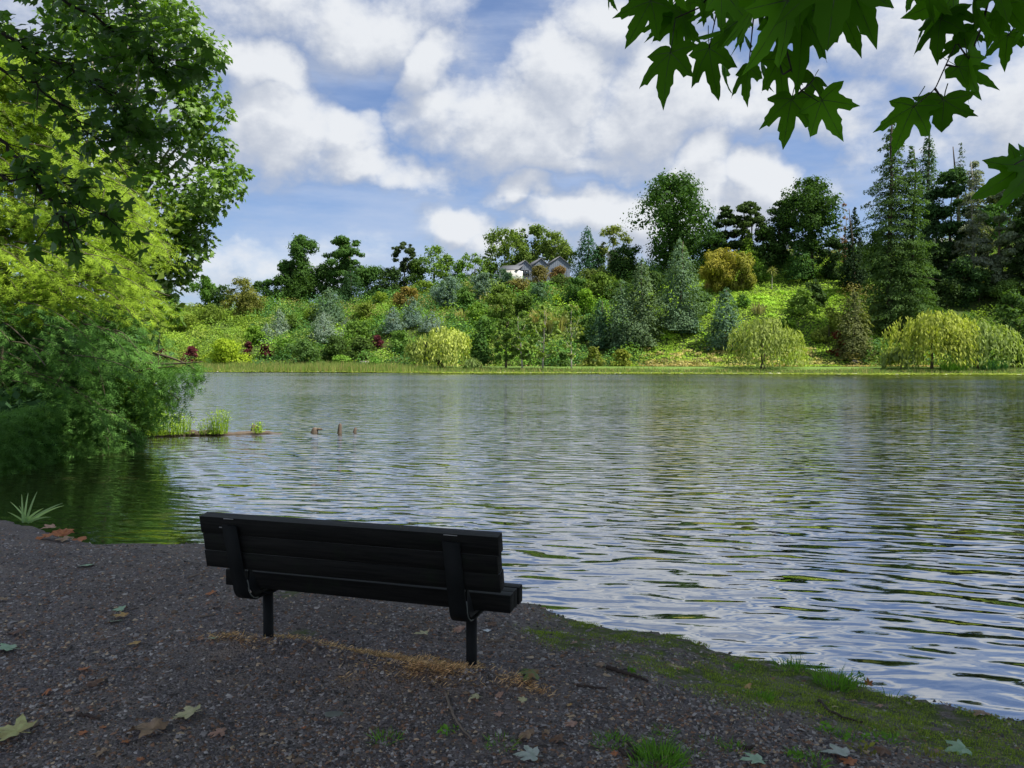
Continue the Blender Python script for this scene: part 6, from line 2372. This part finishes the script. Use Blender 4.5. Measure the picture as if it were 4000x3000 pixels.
LC = {'green': leaf_colour_mat('fallen_pale_green', (.24, .36, .22), (.32, .42, .28)),
      'tan': leaf_colour_mat('fallen_tan', (.30, .20, .12), (.20, .13, .08)),
      'brown': leaf_colour_mat('fallen_brown', (.12, .065, .04), (.17, .10, .06)),
      'orange': leaf_colour_mat('fallen_orange', (.42, .16, .06), (.30, .11, .05)),
      'yellow': leaf_colour_mat('fallen_yellow', (.46, .30, .10), (.36, .20, .08)),
      'cream': leaf_colour_mat('fallen_cream', (.48, .42, .24), (.38, .36, .18)),
      'lime': leaf_colour_mat('fallen_yellow_green', (.42, .42, .16), (.34, .30, .12)),
      'pink': leaf_colour_mat('fallen_pinkish', (.40, .24, .17), (.30, .17, .12)),
      'motley': leaf_colour_mat('fallen_green_and_brown', (.10, .17, .05), (.22, .12, .05)),
      'white': leaf_colour_mat('pale_scrap', (.62, .66, .72), (.52, .56, .62)),
      'greygreen': leaf_colour_mat('fallen_grey_green', (.30, .34, .27), (.38, .40, .34))}
# (px, py, width in px of the photo, colour, rotation, crumple, label)
FALLEN = [
    (350, 2214, 58, 'green', 80, .0, 'pale green leaf alone on the gravel, upper left, nearest the inlet'),
    (8, 2352, 46, 'tan', 60, .1, 'tan leaf at the left edge of the picture, upper one'),
    (478, 2384, 46, 'green', 100, .0, 'small pale green leaf with a stalk, above the yellow one'),
    (484, 2415, 52, 'yellow', 80, .1, 'yellow brown leaf lying between two pale green leaves'),
    (448, 2434, 52, 'green', 40, .0, 'pale green leaf just below the yellow brown one'),
    (36, 2545, 90, 'green', 90, .0, 'large pale green leaf at the left edge of the gravel'),
    (536, 2523, 50, 'yellow', 85, .1, 'yellow tan leaf on the gravel left of the bench post'),
    (72, 2482, 58, 'brown', 80, .2, 'reddish brown curled leaf above the large pale green one'),
    (326, 2626, 46, 'orange', 20, .1, 'orange lobed leaf in the middle of the left gravel'),
    (194, 2708, 38, 'orange', 160, .2, 'small crumpled rust leaf at the lower left'),
    (378, 2684, 62, 'brown', 85, .2, 'dark brown boat shaped leaf below the orange lobed one'),
    (748, 2802, 108, 'cream', 90, .08, 'large cream green leaf lying face up left of centre'),
    (68, 2885, 140, 'lime', 70, .12, 'largest yellow green leaf, in the lower left corner'),
    (598, 2874, 130, 'tan', 75, .18, 'large crumpled tan leaf between the two palest big leaves'),
    (868, 2874, 68, 'pink', 90, .15, 'pinkish tan leaf right of the large crumpled tan one'),
    (326, 2872, 34, 'orange', 90, .0, 'small oval orange leaf at the bottom left'),
    (488, 2908, 32, 'orange', 10, .1, 'tiny orange leaf below the large crumpled tan one'),
    (402, 2850, 26, 'orange', 40, .0, 'tiny orange scrap above the small oval orange leaf'),
    (270, 2785, 30, 'pink', 20, .1, 'small pink brown leaf at lower left'),
    (550, 2978, 30, 'orange', 20, .1, 'tiny orange leaf at the bottom edge, left'),
    (400, 2955, 60, 'tan', 60, .2, 'thin tan leaf fragments at the bottom edge, left'),
    (829, 2326, 44, 'orange', 80, .1, 'rust orange leaf on the gravel under the left end of the bench'),
    (940, 2337, 38, 'yellow', 20, .25, 'curled golden leaf under the left end of the bench'),
    (849, 2380, 32, 'brown', 60, .2, 'small brown curled leaf left of the bench post'),
    (938, 2401, 24, 'orange', 60, .0, 'tiny orange scrap close to the left bench post'),
    (838, 2499, 32, 'green', 90, .0, 'small pale green leaf left of the needle litter'),
    (790, 2502, 24, 'pink', 90, .0, 'tiny pink scrap left of the small pale green leaf'),
    (1662, 2486, 58, 'cream', 80, .12, 'cream leaf on the bare soil seen beneath the bench'),
    (1800, 2470, 62, 'pink', 70, .2, 'pinkish white leaf touching the right bench post'),
    (1908, 2470, 38, 'white', 90, .0, 'small bluish white paper scrap right of the right bench post'),
    (1930, 2448, 48, 'brown', 80, .2, 'brown curled leaf above the white paper scrap'),
    (1822, 2718, 34, 'tan', 40, .1, 'small tan leaf below the right bench post, left of the cream one'),
    (1868, 2731, 52, 'cream', 140, .1, 'cream star shaped leaf below the right bench post'),
    (1955, 2726, 46, 'pink', 80, .2, 'pink tan leaf right of the cream star shaped leaf'),
    (1955, 2800, 40, 'pink', 70, .1, 'pinkish leaf on dark soil below the bench, far right'),
    (1228, 2614, 26, 'tan', 40, .1, 'small tan leaf behind the dry needles in the bench shadow'),
    (1190, 2850, 22, 'orange', 60, .1, 'tiny orange scrap near the bottom grass tuft'),
    (2088, 2650, 106, 'motley', 85, .2, 'large curled leaf, half green half orange brown, right of the bench'),
    (2250, 2516, 34, 'pink', 80, .1, 'pink tan leaf on the soil towards the water'),
    (2352, 2605, 46, 'tan', 85, .15, 'rusty tan leaf on the soil at the end of a dark twig'),
    (2422, 2592, 24, 'pink', 85, .1, 'small pink leaf right of the rusty tan one'),
    (2068, 2892, 94, 'tan', 80, .25, 'big crumpled tan leaf at the bottom centre'),
    (2045, 2747, 40, 'cream', 60, .12, 'yellowish cream square leaf beside the pale soil patch'),
    (2226, 2763, 26, 'yellow', 40, .1, 'small yellow leaf at the edge of the pale soil patch'),
    (2240, 2843, 56, 'pink', 70, .15, 'pinkish spread leaf under the pale soil patch'),
    (2142, 2872, 46, 'tan', 70, .2, 'pale curled leaf right of the big crumpled tan one'),
    (2190, 2900, 62, 'brown', 90, .15, 'long brown leaf right of the big crumpled tan one, lower'),
    (2085, 2972, 100, 'greygreen', 70, .12, 'grey green leaf with pale veins at the bottom edge'),
    (2926, 2686, 46, 'yellow', 70, .15, 'orange yellow leaf under the mossy edge'),
    (2406, 2955, 32, 'orange', 60, .1, 'small red leaf at the bottom near the grass tufts'),
    (2965, 2985, 90, 'green', 85, .05, 'pale green leaf at the bottom edge, right of centre'),
    (3393, 2634, 32, 'orange', 10, .3, 'red brown leaf standing on the water edge among the grass'),
    (3295, 2962, 108, 'greygreen', 85, .08, 'grey green leaf at the bottom right on the pale soil'),
    (3330, 2992, 60, 'orange', 60, .1, 'orange leaf half under the grey green one at the bottom right'),
    (3455, 2945, 70, 'brown', 85, .15, 'reddish brown leaf right of the grey green one'),
    (3762, 2938, 84, 'green', 95, .15, 'pale green curled leaf in the shade at the lower right'),
    (3842, 2795, 56, 'tan', 85, .15, 'tan leaf lying on the water edge at the far right'),
    (3342, 2735, 30, 'tan', 60, .2, 'small tan leaf in the moss'),
    (3440, 2760, 34, 'pink', 60, .2, 'small pale leaf at the lower edge of the moss'),
    (2608, 2452, 28, 'brown', 10, .3, 'dark red upright leaf on the water edge, left one'),
    (2735, 2480, 30, 'brown', 60, .3, 'dark red leaf on the water edge, right one'),
    (246, 2078, 62, 'orange', 20, .30, 'tallest curled orange brown leaf of the pile at the inlet'),
    (318, 2096, 66, 'orange', 85, .22, 'right orange brown leaf of the pile at the inlet'),
    (205, 2105, 60, 'orange', 120, .20, 'left orange brown leaf of the pile at the inlet'),
    (262, 2110, 56, 'tan', 80, .15, 'flat tan leaf in front of the pile at the inlet'),
    (205, 2042, 46, 'pink', 110, .1, 'pink tan leaf leaning at the inlet above the leaf pile'),
]


def fallen():
    rng = np.random.default_rng(12)
    for i, (px, py, w, c, rot, cr, lab) in enumerate(FALLEN):
        me = plane_leaf_mesh('fallen_leaf', 400+i, [LC[c]], curl=.10+.3*(cr > .12), fold=.15+cr, lod=0 if w > 80 else 1, crumple=cr*.35)
        q = ground_pt(px, py)
        dist = (q-Vector((0, 0, CAMZ))).length
        size = w/FPX*dist*(.76 if 'pile' not in lab else .92)
        o = add_obj('fallen_leaf', me)
        o.location = q+Vector((0, 0, .006+size*(.10+.5*cr)))
        stand = .9 if 'standing' in lab or 'upright' in lab else (.35 if 'tallest curled' in lab else 0)
        o.rotation_euler = (math.radians(rng.normal()*7)+stand, math.radians(rng.normal()*7), math.radians(rot)+rng.normal()*.3)
        o.scale = (size, size, size)
        tag(o, lab, 'paper scrap' if c == 'white' else 'leaf', 'fallen leaves on the bank')
        if c == 'white': o.name = 'paper_scrap'


fallen()

TWIG_L = [([(1741, 2705), (1752, 2750), (1775, 2805), (1800, 2850), (1845, 2893)], .005, 'long pale curved twig below the bench, towards the bottom'),
          ([(1900, 2510), (1940, 2503), (1960, 2490)], .004, 'forked twig right of the right bench post, upper branch'),
          ([(1925, 2508), (1960, 2508), (2005, 2520)], .004, 'thin straight twig right of the right bench post'),
          ([(2370, 2612), (2430, 2632), (2480, 2648), (2530, 2664)], .008, 'dark thick twig on the soil ending at the rusty tan leaf'),
          ([(2255, 2682), (2310, 2688), (2370, 2697)], .005, 'dark wavy twig right of the large curled leaf'),
          ([(2490, 2718), (2505, 2740), (2510, 2760)], .005, 'short bent pale twig on the right soil'),
          ([(3200, 2742), (3235, 2780), (3290, 2808), (3370, 2828)], .006, 'long curved twig under the mossy bank'),
          ([(300, 2798), (345, 2800), (390, 2815)], .006, 'dark twig at the lower left above the small orange leaves'),
          ([(765, 2415), (800, 2411), (835, 2404)], .005, 'grey stick left of the left bench post'),
          ([(510, 2384), (540, 2373)], .003, 'thin stalk beside the small pale green leaf'),
          ([(2420, 2935), (2450, 2958), (2500, 2970)], .007, 'dark broken stick at the bottom beside the grass tufts'),
          ([(2475, 2945), (2468, 2970)], .010, 'short pale thick stick standing by the dark broken stick'),
          ([(735, 2260), (780, 2245)], .006, 'pale flat splinter on the gravel left of the bench'),
          ([(130, 2845), (152, 2830)], .006, 'short pale chip of bark at the lower left'),
          ([(1195, 2790), (1190, 2770), (1200, 2755)], .003, 'small pale stem in the bench shadow'),
          ([(1570, 2765), (1590, 2745)], .003, 'short thin stem left of the long curved twig'),
          ([(2450, 2905), (2480, 2930)], .005, 'slanting brown stick above the dark broken stick'),
          ([(2910, 2930), (2945, 2925)], .007, 'dark stick beside the small right grass tuft')]


def twigs():
    rng = np.random.default_rng(14)
    mp = plain_mat('pale_twig', (.26, .20, .15), .8, .001, 60, .4)
    md = plain_mat('dark_twig', (.07, .05, .04), .85, .001, 60, .4)
    for pts, r, lab in TWIG_L:
        r *= 1.5
        w = [ground_pt(*p, lift=r*.9) for p in pts]
        c = np.array(w)
        tt = np.linspace(0, len(c)-1, len(c)*4)
        # smooth the polyline a little
        pp = np.column_stack([np.interp(tt, np.arange(len(c)), c[:, k_]) for k_ in range(3)])
        pp[1:-1] = (pp[:-2]+pp[1:-1]*2+pp[2:])/4
        pp += rng.normal(size=pp.shape)*r*.25
        mb = MB()
        o0 = pp[0].copy()
        mb.tube(pp-o0, np.linspace(r, r*.5, len(pp)), 7)
        o = mb.build('twig', md if 'dark' in lab or 'brown' in lab or 'under' in lab else mp, None, True)
        o.name = 'fallen_twig'
        o.location = o0
        tag(o, lab, 'twig', 'twigs on the bank')


twigs()

GR = (.15, .33, .045)
TUFTS = [(1506, 2885, 70, .045, .05, 'bright grass tuft at the bottom, left of centre'), (1750, 2858, 25, .03, .035, 'tiny grass sprig left of the curved twig end'), (1955, 2908, 60, .04, .06, 'soft grass tuft at the bottom, right of the curved twig'),
         (2384, 2905, 90, .05, .06, 'wide grass tuft left of the biggest bottom tuft'), (2597, 2858, 45, .04, .04, 'small grass tuft on the soil, upper of the bottom group'), (2768, 2898, 40, .035, .035, 'small flat grass tuft right of the bottom group'),
         (2575, 2955, 130, .07, .07, 'biggest bright grass tuft at the bottom edge'), (2650, 2975, 50, .05, .035, 'grass tuft close right of the biggest one'), (2560, 2990, 110, .07, .08, 'grass tuft cut by the bottom edge'),
         (2710, 2948, 30, .035, .03, 'small grass tuft between the biggest and the flat right one'), (2870, 2928, 55, .045, .045, 'grass tuft with a dark stick beside it'), (2960, 2725, 70, .05, .06, 'grass tuft below the moss with a stalk'),
         (2800, 2530, 80, .06, .09, 'soft grass patch at the left end of the mossy bank'), (3258, 2672, 120, .11, .09, 'largest grass tuft on the mossy bank edge'), (3085, 2610, 70, .06, .08, 'grass tuft on the moss left of the largest one'),
         (3120, 2570, 40, .10, .03, 'upright grass on the water edge'), (3205, 2590, 14, .09, .02, 'little leafy weed on the water edge, right of upright grass'), (3170, 2975, 60, .05, .05, 'grass tuft at the bottom right'), (3110, 2955, 30, .04, .03, 'small weed left of the bottom right tuft'),
         (3325, 2650, 60, .08, .08, 'grass between the largest tuft and the red brown leaf'), (3320, 2885, 30, .05, .05, 'dark green weed on the lower right soil'), (3450, 2890, 35, .05, .06, 'wispy weed on the lower right soil'), (3230, 2860, 20, .05, .03, 'small green sprig on the lower right soil'),
         (3360, 2640, 12, .11, .03, 'thin sprigs at the water edge beside the red brown leaf'), (3460, 2685, 10, .10, .05, 'thin dark stalks on the water edge at right'), (2465, 2628, 6, .03, .015, 'single tiny sprout beside the dark thick twig'), (1115, 2345, 40, .02, .05, 'yellowish moss tuft under the bench'),
         (2890, 2618, 12, .05, .03, 'pale weed seedling at the lower edge of the moss'), (3620, 2960, 20, .04, .05, 'yellowish sprig at the lower right'), (3380, 2940, 16, .05, .03, 'yellow green sprig beside the pale soil at right')]


def tufts():
    for i, (px, py, n, h, s, lab) in enumerate(TUFTS):
        q = ground_pt(px, py)
        weed = 'weed' in lab or 'sprout' in lab or 'sprig' in lab
        tuft('grass_tuft' if not weed else 'weed', q, int(n*1.7), h, s*1.15, GR if 'yellow' not in lab else (.22, .24, .05), lab, 'grass tuft' if not weed else 'weed', 'grass and weeds on the bank', 900+i, .0026, .9, 12 if weed else 0, .03)


tufts()


def iris_plant():
    """the pale long leaved plant at the inlet"""
    q = G(102, 2034, .06)
    rng = np.random.default_rng(15)
    root = empty('water_plant', (q.x, q.y, q.z))
    tag(root, 'pale green plant with long arching leaves at the inlet on the left', 'water plant')
    ends = [(85, 1930, .0), (145, 1920, .0), (170, 1985, 0), (250, 1975, 0), (245, 1965, .3), (40, 1960, .1), (75, 1975, 0), (110, 1925, .1), (200, 2020, 0), (30, 2000, .0)]
    for (px, py, dy) in ends:
        e = P(px, py, q.y+dy-.1)-q
        b = np.array([rng.normal()*.02, rng.normal()*.02, -.02])
        e = np.array(e)
        mid = (b+e)/2+np.array([0, 0, .10*np.linalg.norm(e)])
        V, F = [], []
        for u in np.linspace(0, 1, 7):
            c = (1-u)**2*b+2*u*(1-u)*mid+u*u*e
            w = .013*(1-u**2)+.0015
            s = unit(np.cross(e-b, np.array([0, 1, .3])))*w
            V += [c-s, c+np.array([0, 0, -.003]), c+s]
        for i in range(6):
            for k_ in (0, 1):
                F.append((i*3+k_, i*3+k_+1, i*3+k_+4, i*3+k_+3))
        o = add_obj('leaf', make_mesh('leaf', np.array(V), np.array(F), [M_grass], {'tint': np.full(len(F), rng.random())}), root)
        o.color = (.42, .60, .36, 1)


iris_plant()


def stones():
    import bmesh
    rng = np.random.default_rng(16)
    m1 = plain_mat('tan_stone', (.24, .17, .12), .8, .002, 30, .3)
    m2 = plain_mat('flat_grey_stone', (.20, .21, .17), .75, .002, 30, .3)
    for (px, py, w, fl, m, lab) in ((1167, 2980, 34, .7, m1, 'rounded tan pebble at the bottom edge'), (1305, 2793, 62, .22, m2, 'flat pale grey stone chip below the bench shadow'), (682, 2395, 20, .8, m1, 'small dark pebble on the left gravel'), (2560, 2735, 22, .5, m2, 'dark angular stone on the right soil')):
        q = ground_pt(px, py)
        d = (q-Vector((0, 0, CAMZ))).length
        r = w/FPX*d/2
        bm = bmesh.new()
        bmesh.ops.create_icosphere(bm, subdivisions=3, radius=1)
        for v in bm.verts:
            k_ = 1+.12*math.sin(v.co.x*3+px)+.08*math.cos(v.co.y*5+py)
            v.co = Vector((v.co.x*r*k_, v.co.y*r*.6*k_, v.co.z*r*fl))
        me = bpy.data.meshes.new('stone'); bm.to_mesh(me); bm.free()
        me.materials.append(m)
        for p in me.polygons: p.use_smooth = True
        o = add_obj('stone', me, None, q+Vector((0, 0, r*fl*.5)))
        o.rotation_euler = (.1, .1, .4)
        tag(o, lab, 'stone', 'stones on the bank')


stones()
